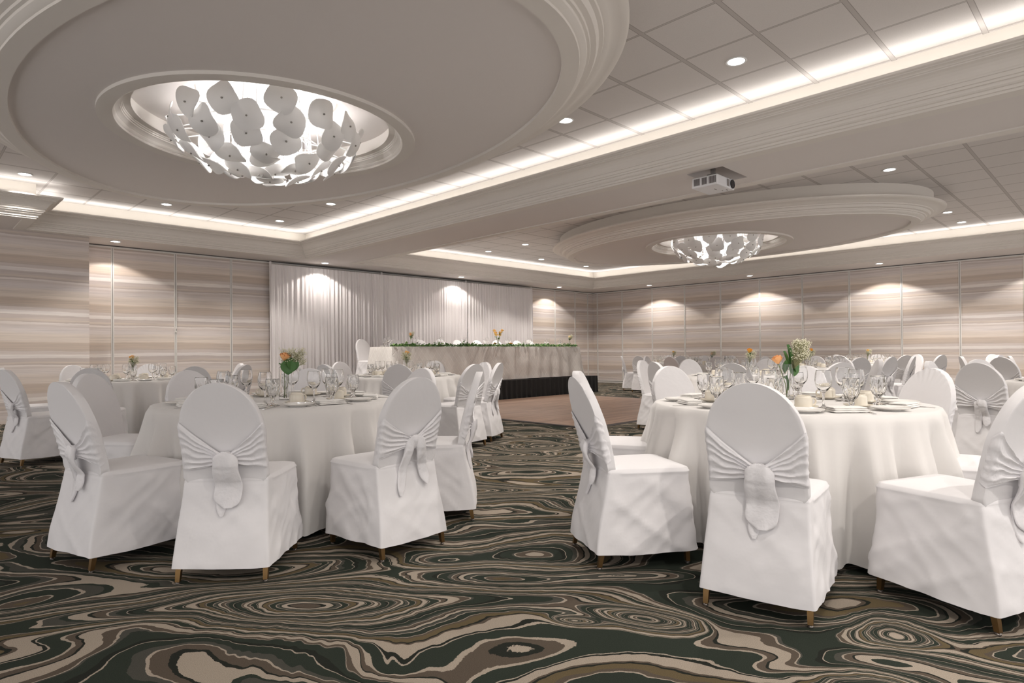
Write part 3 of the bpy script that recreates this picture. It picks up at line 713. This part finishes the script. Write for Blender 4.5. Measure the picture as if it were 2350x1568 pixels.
def mk_napkin():
    b = MB()
    def lay(x0, x1, y0, y1, z0, z1, sk=0):
        n = 10; rows = []
        for i in range(13):
            u = i / 12; x = lerp(x0, x1, u); ring = []
            for j in range(20):
                a = 2 * pi * j / 20; cy = lerp(y0, y1, .5) + sk * (u - .5); hy = (y1 - y0) / 2 * (1 if .03 < u < .97 else .92); hz = (z1 - z0) / 2 * (.55 if u < .04 or u > .96 else 1)
                ring.append((x + .002 * mnoise.noise((a, u, z0)), cy + hy * (abs(cos(a)) ** .45) * (1 if cos(a) > 0 else -1), (z0 + z1) / 2 + hz * (abs(sin(a)) ** .5) * (1 if sin(a) > 0 else -1) + .0015 * mnoise.noise((x * 30, a, 1))))
            rows.append(ring)
        b.loft(rows)
    lay(-.085, .085, -.05, .05, 0, .010); lay(-.080, .083, -.047, .045, .009, .019, .004); lay(-.083, .078, -.044, .047, .018, .027, -.004)
    return b.build('napkin', M['napkin'], None, True, 60)
def mk_fork():
    b = MB(); P = [(-.095, .001, .005), (-.06, .002, .004), (0, .004, .0025), (.035, .002, .003), (.05, .003, .008)]
    rows = [[(x, s * h, z + t) for s, t in ((-1, 0), (1, 0), (1, .0018), (-1, .0018))] for x, z, h in P]; b.loft(rows)
    for k in range(4):
        y = -.009 + k * .006; b.loft([[(x, y + s * .0016, z + t) for s, t in ((-1, 0), (1, 0), (1, .0015), (-1, .0015))] for x, z in ((.048, .003), (.065, .0015), (.088, .006))])
    return b.build('fork', M['steel'], None, True, 30)
def mk_knife():
    b = MB(); b.loft([[(x, s * h + o_, t) for s, t in ((-1, .0005), (1, .0005), (1, .0035), (-1, .0035))] for x, h, o_ in ((-.10, .006, 0), (-.02, .0055, 0), (-.01, .003, 0), (.0, .008, .002), (.08, .008, .002), (.105, .002, -.004))])
    return b.build('knife', M['steel'], None, True, 30)
def mk_spoon():
    b = MB(); b.loft([[(x, s * h, z + t) for s, t in ((-1, 0), (1, 0), (1, .002), (-1, .002))] for x, z, h in ((-.085, .001, .005), (0, .004, .002), (.04, .003, .002))])
    b.loft([[(.06 + .022 * k * cos(a), .014 * k * sin(a), .0015 + .006 * k * k) for a in [2 * pi * j / 16 for j in range(16)]] for k in (.05, .5, .8, 1)] + [[(.06 + .022 * k * cos(a), .014 * k * sin(a), .003 + .006 * k * k) for a in [2 * pi * j / 16 for j in range(16)]] for k in (1, .8, .5, .05)])
    return b.build('spoon', M['steel'], None, True, 60)
PG, PW, PP, PS, PC, PN, PF, PK, PSp = [Proto(f) for f in (mk_goblet, mk_wine, mk_plate, mk_saucer, mk_cup, mk_napkin, mk_fork, mk_knife, mk_spoon)]
CATS = {'water_goblet': ('clear stemmed water goblet', 'glass', PG), 'wine_glass': ('clear wine glass on a thin stem', 'glass', PW), 'side_plate': ('small white side plate', 'plate', PP), 'saucer': ('ivory saucer under an upturned cup', 'saucer', PS),
        'coffee_cup': ('ivory coffee cup upside down', 'cup', PC), 'napkin': ('folded white napkin', 'napkin', PN), 'fork': ('silver fork', 'fork', PF), 'knife': ('silver knife', 'knife', PK), 'spoon': ('silver spoon', 'spoon', PSp)}
LAY = [('side_plate', -.06, -.60, 0, 0), ('napkin', .14, -.58, .0022, 8), ('saucer', -.02, -.42, 0, 0), ('coffee_cup', -.02, -.42, .0065, 20), ('water_goblet', -.17, -.44, 0, 0), ('wine_glass', .11, -.36, 0, 0),
       ('fork', .035, -.555, .0028, 75), ('knife', .245, -.58, 0, 88), ('spoon', .07, -.46, 0, 60)]
SEATS = ['front', 'front right', 'right', 'back right', 'back', 'back left', 'left', 'front left']

VIEW = pi / 2 - YAW       # world direction of the line of sight
def seat_name(ang, n8):
    """ang: world angle of the place seen from the table centre; 'front' is towards the viewer"""
    rel = (ang - (VIEW + pi)) % (2 * pi)     # 0 = towards viewer, growing counter-clockwise = to the viewer's right
    return SEATS[int(round(rel / (pi / 4))) % 8]

def setting(cx, cy, ang, tname, items, rnd, sname):
    """ang = world angle of the diner from table centre"""
    rz = ang + pi / 2
    for nm, x, y, z, r in LAY:
        if nm not in items: continue
        jx, jy, jr = rnd.uniform(-.018, .018), rnd.uniform(-.012, .012), rnd.uniform(-12, 12)
        if nm in ('coffee_cup', 'saucer'): jx = jy = 0
        px = cx + (x + jx) * cos(rz) - (y + jy) * sin(rz); py = cy + (x + jx) * sin(rz) + (y + jy) * cos(rz)
        lb, ct, P = CATS[nm]
        o = P.place((px, py, .7375 + z), rz + radians(r + jr)); tag(o, '%s, %s seat of the %s' % (lb, sname, tname), ct, nm.replace('_', ' ') + 's on ' + tname)

# ---- flowers
def petalgrid(b, r, h, open_, a0, wid, base=0, curl=.2):
    def P(u, v):
        a = a0 + (u - .5) * wid * (1 - .25 * v * v); rr = r * (.25 + .75 * sin(v * pi * .55)) * (1 + open_ * v * v) + curl * r * max(0, v - .8) * 2
        edge = 1 - .22 * abs(2 * u - 1) ** 2.5 * v
        return (rr * cos(a), rr * sin(a), base + h * v * edge)
    b.grid(P, 8, 8)
def mk_rose(matn, seed=1, stem=.30, leaves=3, biglf=False, lean=(0, 0)):
    rnd = random.Random(seed); r = empty('rose', (0, 0, 0)); top = Vector((lean[0], lean[1], stem))
    MB().tube([(0, 0, .004), (lean[0] * .2 + .004, lean[1] * .2, stem * .4), (lean[0] * .6, lean[1] * .6, stem * .75), top], .0028, 7, .0024).build('stem', M['stem'], r)
    b = MB()
    for ring, (n, rad, h, op, w_) in enumerate(((3, .007, .046, -.3, 2.6), (4, .013, .051, -.22, 2.0), (5, .019, .052, -.15, 1.9), (5, .025, .050, -.08, 1.8), (5, .029, .043, .10, 1.6))):
        for k in range(n): petalgrid(b, rad, h * rnd.uniform(.92, 1.05), op, 2 * pi * k / n + ring * .6 + rnd.uniform(-.2, .2), w_, .002 - ring * .0008)
    o = b.build('bloom', M[matn], r, True, 80); o.location = top; o.rotation_euler = (rnd.uniform(-.3, .3) + .15, rnd.uniform(-.2, .2), 0)
    for k in range(leaves):
        b = MB(); L = rnd.uniform(.045, .065) * (1.45 if biglf else 1); W = L * .36
        b.grid(lambda u, v: ((u - .5) * 2 * W * sin(pi * min(1, v * .97 + .02)) ** .75, L * v, .25 * L * (abs(u - .5) * 2) ** 1.5 * .5 + .25 * L * v * (1 - v) * 2), 6, 10)
        o = b.build('leaf', M['green'], r, True, 80); t = rnd.uniform(.62, .95)
        o.location = top * t; o.rotation_euler = (rnd.uniform(-.2, 1.3), rnd.uniform(-.4, .4), rnd.uniform(0, 6.28))
        if biglf and k < 2: o.location = Vector((.012 + .03 * k, -.035, stem * (.62 + .08 * k))); o.scale = (1.5, 1.15, 1); o.rotation_euler = (1.35, 0, -.43 + .5 * k)
    return r
def mk_breath(seed=1, H=.30, spread=.09, n=16, side=(0, 0)):
    rnd = random.Random(seed); r = empty('babys_breath', (0, 0, 0)); b = MB(); f = MB()
    for k in range(4):
        a = rnd.uniform(0, 6.28); base = Vector((.008 * cos(a), .008 * sin(a), .004)); mid = Vector((side[0] * .35 + .01 * cos(a), side[1] * .35 + .01 * sin(a), H * .55)); b.tube([base, mid], .0011, 4)
        for j in range(n):
            aa = rnd.uniform(0, 6.28); rr = spread * sqrt(rnd.random()); tip = Vector((side[0] + rr * cos(aa), side[1] + rr * sin(aa), H * rnd.uniform(.78, 1.12)))
            k2 = mid.lerp(tip, .5) + Vector((rnd.uniform(-.008, .008), rnd.uniform(-.008, .008), 0)); b.tube([mid, k2, tip], .0006, 3)
            for q in range(4):
                t2 = tip + Vector((rnd.uniform(-.016, .016), rnd.uniform(-.016, .016), rnd.uniform(-.014, .014))); b.tube([k2.lerp(tip, .7), t2], .0004, 3); f.ball(t2, rnd.uniform(.0024, .0042), 5, 4)
    b.build('stems', M['twig'], r, True, 80); o = f.build('blossoms', M['breath'], r, True, 80); tag(o, kind='stuff')
    return r
def mk_vase(h=.222, r=.042):
    v = empty('vase', (0, 0, 0))
    MB().lathe([(r - .002, 0), (r, .002), (r, h - .001), (r - .001, h), (r - .002, h - .001), (r - .0022, .012), (.002, .011)], 32).build('glass_cylinder', M['glass'], v)
    MB().lathe([(.002, .0112), (r - .0024, .0122), (r - .0024, .03), (.002, .03)], 32).build('water', M['water'], v)
    return v
VA = Proto(mk_vase); VS = Proto(lambda: mk_vase(.13, .022))
def flowers(x, y, z, tname, rose, breath, colr, hv=None, near=True):
    hv = hv or VA
    o = hv.place((x, y, z)); tag(o, 'clear glass cylinder vase standing on the %s' % tname, 'vase', 'glass vases')
    if rose: o = rose.place((x + .004, y - .004, z + .010), random.uniform(-.4, .4)); tag(o, '%s rose in the vase on the %s' % (colr, tname), 'flower', 'roses in vases')
    if breath: o = breath.place((x, y, z + .010), random.uniform(-.3, .3)); tag(o, "spray of white baby's breath in the vase on the %s" % tname, 'flower', "sprays of baby's breath")

# ------------------------------------------------------------------ dining tables
FULL = ('side_plate', 'napkin', 'saucer', 'coffee_cup', 'water_goblet', 'wine_glass', 'fork', 'knife', 'spoon')
MID = ('side_plate', 'napkin', 'saucer', 'coffee_cup', 'water_goblet', 'wine_glass')
FAR = ('napkin', 'coffee_cup', 'water_goblet', 'wine_glass')
TABLES = {
 'A': (3.745, 1.462, 'near right table', FULL, 0), 'B': (1.865, 4.10, 'near left table', FULL, 1), 'C': (2.165, 9.07, 'far left table', MID, 2),
 'D': (5.01, 7.106, 'middle table', MID, 0), 'E': (7.42, 3.33, 'second right table', MID, 1),
 'F': (14.76, 8.72, 'farthest corner table', FAR, 2), 'G': (12.70, 6.55, 'second farthest table', FAR, 0), 'H': (11.50, 4.07, 'third farthest table', FAR, 1),
 'I': (14.98, 4.12, 'right wall table', FAR, 2), 'J': (7.60, .145, 'right edge table', MID, 0), 'K': (13.0, -.2, 'rightmost far table', FAR, 1)}
OFFS = {'A': 17, 'B': 14, 'C': 10, 'D': 6, 'E': 0, 'F': 5, 'G': 8, 'H': 3, 'I': 9, 'J': 10, 'K': 0}
for kx, (x, y, nm, items, cv) in TABLES.items():
    o = TT.place((x, y, 0), .3 + ord(kx)); tag(o, 'round folding table hidden under the white cloth, %s' % nm, 'table', 'round banquet tables')
    c = bpy.data.objects.new('tablecloth', CM[cv]); COL.objects.link(c); c.location = (x, y, 0); c.rotation_euler = (0, 0, ord(kx) * 1.3)
    tag(c, 'floor-length white round tablecloth draped over the %s' % nm, 'tablecloth', 'white round tablecloths')
    rnd = random.Random(ord(kx))
    for s in range(8):
        a = VIEW + pi + s * pi / 4 + radians({'A': -10, 'B': -8}.get(kx, OFFS[kx]))
        setting(x, y, a, nm, items, rnd, SEATS[s])

# ------------------------------------------------------------------ chairs: variant, x, y, facing, table, place
def G(k): return 'covered chairs around ' + TABLES[k][2]
CH_LIST = [
 (0, 2.417, 1.072, 12, 'A', 'back to the viewer, largest in photo'), (2, 2.52, 2.00, -33, 'A', 'left side, in front of another'), (5, 3.22, 2.56, -62, 'A', 'half hidden behind the left side chair'),
 (4, 3.045, .295, 68, 'A', 'cut by the photo edge'), (3, 3.98, .30, 102, 'A', 'only seat visible behind edge chair'), (3, 4.70, .95, 150, 'A', 'puckered rounded back'),
 (1, 5.12, 1.86, -163, 'A', 'far right behind glasses'), (2, 4.57, 2.71, -118, 'A', 'far left, pale backrest front'),
 (0, 1.080, 2.982, 49, 'B', 'back to the viewer, wide hanging sash'), (2, .640, 3.770, 14, 'B', 'left side, seen side-on'), (1, 1.948, 2.696, 92, 'B', 'right front, two long sash tails'),
 (5, 2.71, 3.085, 137, 'B', 'seen edge-on at its right'), (4, 3.126, 4.225, -174, 'B', 'far right behind tall near chair'), (1, 2.59, 5.11, -125, 'B', 'far side behind wine glasses'),
 (2, 1.731, 5.447, -84, 'B', 'far left, pale backrest front'), (4, 1.018, 5.198, -52, 'B', 'left, backrest front and seat visible'),
 (2, .825, 7.643, 16, 'C', 'left photo edge, tied sash'), (1, .94, 9.09, 0, 'C', 'mostly hidden behind left edge chair'), (0, 1.80, 10.35, -72, 'C', 'far left against striped pillar'),
 (4, 1.46, 7.58, 65, 'C', 'dark back behind a nearer chair'), (3, 2.67, 10.18, -115, 'C', 'far side behind glasses'), (1, 2.38, 7.37, 80, 'C', 'creased grey back at its right front'),
 (0, 3.08, 7.80, 125, 'C', 'at its right, grey side of the pair'), (2, 3.47, 8.96, 175, 'C', 'at its far right, paler of the pair'),
 (4, 4.156, 6.02, 52, 'D', 'dark creased back at front'), (2, 4.52, 5.15, 95, 'D', 'tied sash at right front'), (1, 5.12, 5.40, 118, 'D', 'slender, nearest the dance floor'),
 (3, 5.43, 5.99, 175, 'D', 'between two sashed chairs'), (0, 6.12, 7.88, -145, 'D', 'far side before quilted cloth'), (4, 4.92, 8.65, -82, 'D', 'at its far left, rounded white back'),
 (3, 3.67, 6.785, 13, 'D', 'small creased grey back at its left'), (1, 4.02, 8.14, -26, 'D', 'seen edge-on at its far left'),
 (4, 7.28, 4.74, -84, 'E', 'tall pale side view at its left'), (1, 6.23, 3.88, -25, 'E', 'grey back between two pale chairs'), (0, 5.93, 2.84, 18, 'E', 'broad dark back behind near glasses'),
 (2, 8.85, 3.74, -164, 'E', 'pale front beside the flowers'), (4, 8.44, 4.71, -126, 'E', 'pale front at its far left'), (5, 6.57, 2.06, 50, 'E', 'dark back at its right front'),
 (1, 8.61, 2.28, 118, 'E', 'narrow side view at its right'), (3, 9.29, 2.88, 166, 'E', 'pale tilted back at its far right'),
 (1, 13.80, 9.65, -52, 'F', 'leftmost, seen down to the feet'), (2, 15.93, 9.53, -145, 'F', 'at its far side'), (4, 13.64, 7.86, 37, 'F', 'at its near right'), (0, 13.27, 8.80, 5, 'F', 'at its near left, pale rim'),
 (0, 11.93, 6.04, 25, 'G', 'dark back at its front'), (2, 14.43, 7.64, -148, 'G', 'bright rounded back at its far side'), (1, 11.35, 6.75, -5, 'G', 'small dark back at its left'), (4, 12.50, 8.05, -83, 'G', 'at its far left'), (5, 14.30, 6.9, -165, 'G', 'thin side view at its right'), (2, 12.36, 5.28, 76, 'G', 'at its right front'),
 (0, 10.45, 2.99, 46, 'H', 'broad dark back at its front'), (1, 11.10, 2.75, 71, 'H', 'grey side view, seat at right front'), (4, 12.85, 4.45, -165, 'H', 'at its far side'), (2, 11.65, 2.58, 92, 'H', 'light narrow back at its right'),
 (2, 15.80, 4.98, -130, 'I', 'at its far left'), (4, 16.15, 4.25, -170, 'I', 'at its far side'), (1, 14.05, 3.20, 41, 'I', 'dark sashed back at its front right'), (0, 13.60, 4.23, -5, 'I', 'dark back at its front left'), (3, 16.0, 3.44, 148, 'I', 'pale rounded back at its far right'), (5, 14.40, 2.70, 66, 'I', 'thin side view at its right'),
 (3, 7.47, 1.45, -95, 'J', 'left, behind the puckered chair'), (2, 6.68, .965, -12, 'J', 'large dark back, tied sash'), (4, 8.67, 1.24, -134, 'J', 'grey back behind large dark one'),
 (0, 10.75, 1.29, -18, 'K', 'dark rounded back'), (3, 12.54, 1.38, -75, 'K', 'pale puckered back at photo edge'), (2, 13.9, 1.68, -115, 'K', 'bright rim behind dark back'), (1, 11.87, 1.9, -70, 'K', 'small pale back'), (5, 15.9, 2.05, -130, 'K', 'thin side view by the wall')]
for v, x, y, d, k_, lb in CH_LIST:
    chair(v, x, y, d, 'white covered chair at the %s, %s' % (TABLES[k_][2], lb), G(k_))

# ------------------------------------------------------------------ head table
HT = empty('head_table', (0, 0, 0)); tag(HT, 'long rectangular table on the stage hidden under a quilted cloth', 'table')
HX_0, HX_1, HY_0, HY_1, HZ = 6.76, 12.40, 10.0, 10.76, 1.17
MB().box(HX_0 + .01, HY_0 + .01, HZ - .035, HX_1 - .01, HY_1 - .01, HZ - .006).build('tabletop', M['wood_top'], HT, False)
for x in (HX_0 + .15, 9.5, HX_1 - .15):
    for y in (HY_0 + .12, HY_1 - .12): MB().box(x - .015, y - .015, SZ + .001, x + .015, y + .015, HZ - .035).build('leg', M['blackleg'], HT, False)
def head_cloth():
    # perimeter from front-left corner to the right and round; drops to the stage
    b = MB(); per = []; st_ = .03
    def seg(p, q):
        L = math.hypot(q[0] - p[0], q[1] - p[1]); n = max(2, int(L / st_)); return [(lerp(p[0], q[0], i / n), lerp(p[1], q[1], i / n)) for i in range(n)]
    cs = [(HX_0, HY_0), (HX_1, HY_0), (HX_1, HY_1), (HX_0, HY_1)]
    for i in range(4): per += seg(cs[i], cs[(i + 1) % 4])
    n = len(per); s = [0]
    for i in range(1, n): s.append(s[-1] + math.hypot(per[i][0] - per[i - 1][0], per[i][1] - per[i - 1][1]))
    rows = []; uv = []
    cx, cy = (HX_0 + HX_1) / 2, (HY_0 + HY_1) / 2
    for k in range(19):
        t = k / 18; z = HZ + .002 - t * (HZ - SZ - .015); ring = []
        for i, (x, y) in enumerate(per):
            p = Vector(per[i - 1]); q = Vector(per[(i + 1) % n]); tg = (q - p).normalized(); nr = Vector((tg.y, -tg.x))
            corner = max([math.exp(-((x - a) ** 2 + (y - c) ** 2) / .03) for a, c in cs])
            f = .5 + .5 * sin(s[i] * 2 * pi / .42 + 1.6 * sin(s[i] * 1.3)); out = .006 + t * .035 + t * f * .045 + corner * t * .07 + .02 * t * mnoise.noise((s[i] * 3, z * 3, 0))
            if k == 0: out = 0
            zz = z + (.004 * sin(s[i] * 1.7) if k == 18 else 0)
            ring.append((x + nr.x * out, y + nr.y * out, max(zz, SZ + .006)))
        rows.append(ring); uv.append([(s[i], t * .76) for i in range(n)])
    b.loft(rows, True, False); me = b.mesh('head_cloth', M['quilt'], True, 60)
    lay = me.uv_layers.new(name='UVMap'); flat = [q for r in uv for q in r]
    for poly in me.polygons:
        vs = list(poly.vertices); wrap = max(flat[v][0] for v in vs) - min(flat[v][0] for v in vs) > 3 if len(vs) == 4 else False
        for li, v in zip(poly.loop_indices, vs):
            u, vv = flat[v]
            if wrap and u < 1: u += s[-1] + st_
            if len(vs) > 4: u, vv = rows[0][v][0], rows[0][v][1]
            lay.data[li].uv = (u, vv)
    o = bpy.data.objects.new('head_tablecloth', me); COL.objects.link(o); tag(o, 'quilted diamond-pintuck white cloth over the long head table', 'tablecloth'); return o
head_cloth()
# runner on top: white top cloth edge is the same cloth; ivy garland along the front edge
def garland():
    rnd = random.Random(5); b = MB()
    for k in range(2300):
        x = rnd.uniform(HX_0 + .02, HX_1 - .05); y = HY_0 + .05 + rnd.gauss(0, .035); z = HZ + .012 + abs(rnd.gauss(0, .028)) * (.8 + .4 * mnoise.noise((x * 4, 0, 0)))
        y = max(HY_0 - .03, y)
        if y < HY_0 + .02: z = max(z - .03, HZ + .006)
        s = rnd.uniform(.016, .032); q = Matrix.Rotation(rnd.uniform(0, 6.28), 3, 'Z') @ Matrix.Rotation(rnd.gauss(.5, .6), 3, 'X')
        pts = [(0, -.6, 0), (.55, -.75, .1), (.45, -.2, 0), (1.0, .1, .15), (.4, .25, 0), (0, 1.1, .12), (-.4, .25, 0), (-1.0, .1, .15), (-.45, -.2, 0), (-.55, -.75, .1)]
        V = [Vector((x, y, z)) + q @ (Vector(p) * s) for p in pts] + [Vector((x, y, z + .004))]
        V = [Vector((v.x, v.y, max(v.z, HZ + .004))) for v in V]
        b.cur = 0 if rnd.random() < .6 else 1; b.add(V, [(i, (i + 1) % 10, 10) for i in range(10)])
    b.cur = 0; b.tube([(HX_0 + .02 + i * (HX_1 - HX_0 - .07) / 60, HY_0 + .06 + .015 * sin(i), HZ + .014 + .004 * sin(i * 2.1)) for i in range(61)], .004, 5)
    o = b.build('ivy_garland', [M['green'], M['green2']], None, False); tag(o, 'green ivy garland along the front edge of the head table', 'garland')
garland()
r1, r2, r3 = Proto(lambda: mk_rose('peach', 1, .26, 3, True)), Proto(lambda: mk_rose('orange', 2, .27, 3)), Proto(lambda: mk_rose('yellow', 3, .24, 3))
r4 = Proto(lambda: mk_rose('peach', 4, .20, 5)); r5 = Proto(lambda: mk_rose('yellow', 9, .22, 2))
r6 = Proto(lambda: mk_rose('orange', 12, .25, 4))
bb1 = Proto(lambda: mk_breath(1, .30, .08, 46, (.055, .005))); bb2 = Proto(lambda: mk_breath(5, .28, .075, 34)); bb3 = Proto(lambda: mk_breath(8, .26, .06, 24, (.02, -.02)))
ZT = .7375
# near left table: peach rose with broad leaf and wide spray
flowers(1.907, 4.10, ZT, 'near left table', None, bb1, 'peach')
o = r1.place((1.892, 4.083, ZT + .010), 0); tag(o, 'peach rose with broad green leaf in the vase on the near left table', 'flower', 'roses in vases')
# near right table: leaning peach rose, two pointed leaves, thick spray
flowers(4.00, 1.56, ZT, 'near right table', None, Proto(lambda: mk_breath(21, .32, .05, 60, (.055, -.06))), '')
o = mk_rose('peach', 31, .215, 2, True, (-.038, .038)); o.location = (4.0, 1.56, ZT + .010); tag(o, 'peach rose leaning left in the vase on the near right table', 'flower', 'roses in vases')
lf = empty('ruscus_sprig', (4.0, 1.56, ZT + .010))
for k_, (lx, ly, lz, L, rx, rz) in enumerate(((.005, 0, .19, .105, 1.35, .75), (.015, -.01, .205, .13, 1.45, .85), (-.012, .004, .15, .09, 1.2, 2.2), (.008, -.004, .10, .06, .5, -.7), (-.004, .0, .045, .095, 1.5, .6))):
    b = MB(); W = L * .20
    b.grid(lambda u, v: ((u - .5) * 2 * W * sin(pi * min(1, v * .97 + .02)) ** .8, L * v, .12 * L * abs(u - .5) * 2 + .15 * L * v * (1 - v)), 6, 12); q = b.build('leaf', M['green'], lf, True, 80); q.location = (lx, ly, lz); q.rotation_euler = (rx, 0, rz)
MB().tube([(0, 0, .004), (.004, 0, .1), (.01, -.008, .22)], .002, 6).build('stem', M['stem'], lf)
tag(lf, 'sprig of tall pointed green leaves in the vase on the near right table', 'leaf sprig')
flowers(2.17, 8.98, ZT, 'far left table', r6, bb3, 'orange')
flowers(5.10, 7.20, ZT, 'middle table', Proto(lambda: mk_rose('orange', 41, .28, 3)), bb2, 'orange')
flowers(7.45, 3.36, ZT, 'second right table', r2, bb3, 'bright orange')
for k_, cl, rs, br_ in (('F', 'yellow', r3, bb3), ('G', 'small orange', r4, bb3), ('H', 'orange', r2, bb3), ('I', 'yellow', r3, bb3)):
    flowers(TABLES[k_][0], TABLES[k_][1], ZT, TABLES[k_][2], rs, br_, cl)
# head table vases
for x, y, nm, cnt in ((7.35, 10.22, 'left end of the head table', 1), (9.78, 10.25, 'middle of the head table', 6), (12.25, 10.2, 'right end of the head table', 1)):
    o = VS.place((x, y, HZ + .003)); tag(o, 'small clear vase at the ' + nm, 'vase', 'glass vases')
    rnd = random.Random(int(x * 10))
    for j in range(cnt):
        sc = Proto(lambda: mk_rose('yellow' if cnt > 1 or x > 12 else 'peach', int(x * 7) + j, .21 if cnt == 1 else .25 + .05 * (j % 3) - .02, 4 if cnt == 1 else 1, False, (0, 0) if cnt == 1 else (.075 * cos(j * 1.05 + .4), .075 * sin(j * 1.05 + .4))))
        o = sc.place((x, y, HZ + .014)); o.scale = (1.25, 1.25, 1) if cnt > 1 else (1, 1, 1); tag(o, ('%s rose in the vase at the %s' % ('yellow' if x > 12 else 'peach', nm)) if cnt == 1 else 'yellow-orange bloom bunched in the middle head table vase, %s' % ('highest right', 'upper right', 'rear top', 'upper left', 'lower left', 'front lowest')[j], 'flower', 'roses on the head table' if cnt == 1 else 'bunched blooms in the middle head table vase')
    if cnt == 1: o = bb3.place((x, y, HZ + .013), x); tag(o, "wisp of baby's breath in the vase at the " + nm, 'flower', "sprays of baby's breath")
for x, nm in ((9.55, 'left'), (10.05, 'right')):
    b = MB(); rnd = random.Random(int(x * 9))
    for ring, (n, rad, h, op, w_) in enumerate(((4, .012, .036, .1, 2.2), (5, .022, .034, .3, 1.7), (7, .032, .028, .6, 1.4))):
        for q in range(n): petalgrid(b, rad, h, op, 2 * pi * q / n + ring * .6, w_)
    o = b.build('flower_head', M['orange'], None, True, 80, loc=(x, HY_0 + .10, HZ + .055)); tag(o, 'loose orange bloom in the ivy garland %s of the middle vase' % nm, 'flower', 'loose blooms in the garland')
# head table glasses, plates
for i, x in enumerate((6.92, 7.62, 8.25, 8.9, 9.55, 10.25, 10.95, 11.6, 12.1)):
    nm = ['first', 'second', 'third', 'fourth', 'fifth', 'sixth', 'seventh', 'eighth', 'ninth'][i] + ' place from left of the head table'
    for P, dx, dy, ct, lb, gr in ((PW, 0, 0, 'glass', 'wine glass at the ', 'wine glasses on the head table'), (PG, -.10, -.03, 'glass', 'water goblet at the ', 'goblets on the head table')):
        o = P.place((x + dx, 10.36 + dy, HZ + .003)); tag(o, lb + nm, ct, gr)
    o = PP.place((x + .05, 10.58, HZ + .003)); tag(o, 'white plate at the ' + nm, 'plate', 'plates on the head table')
for i, x in enumerate((6.93, 7.753, 8.415, 8.983, 9.492, 10.111, 10.784, 11.516, 11.993)):
    lb = ['standing clear at the left end of the head table, seat visible', 'first behind the garland, beside the left vase', 'second behind the garland from the left', 'third behind the garland from the left', 'fourth behind the garland from the left',
          'just left of the middle vase bouquet', 'just right of the middle vase bouquet', 'second from the right behind the head table', 'rightmost behind the head table'][i]
    chair((3, 0, 2, 4, 0, 5, 1, 2, 4)[i], x, 11.32, -90 if i else -78, 'white covered chair ' + lb, 'covered chairs behind the head table', z=SZ)
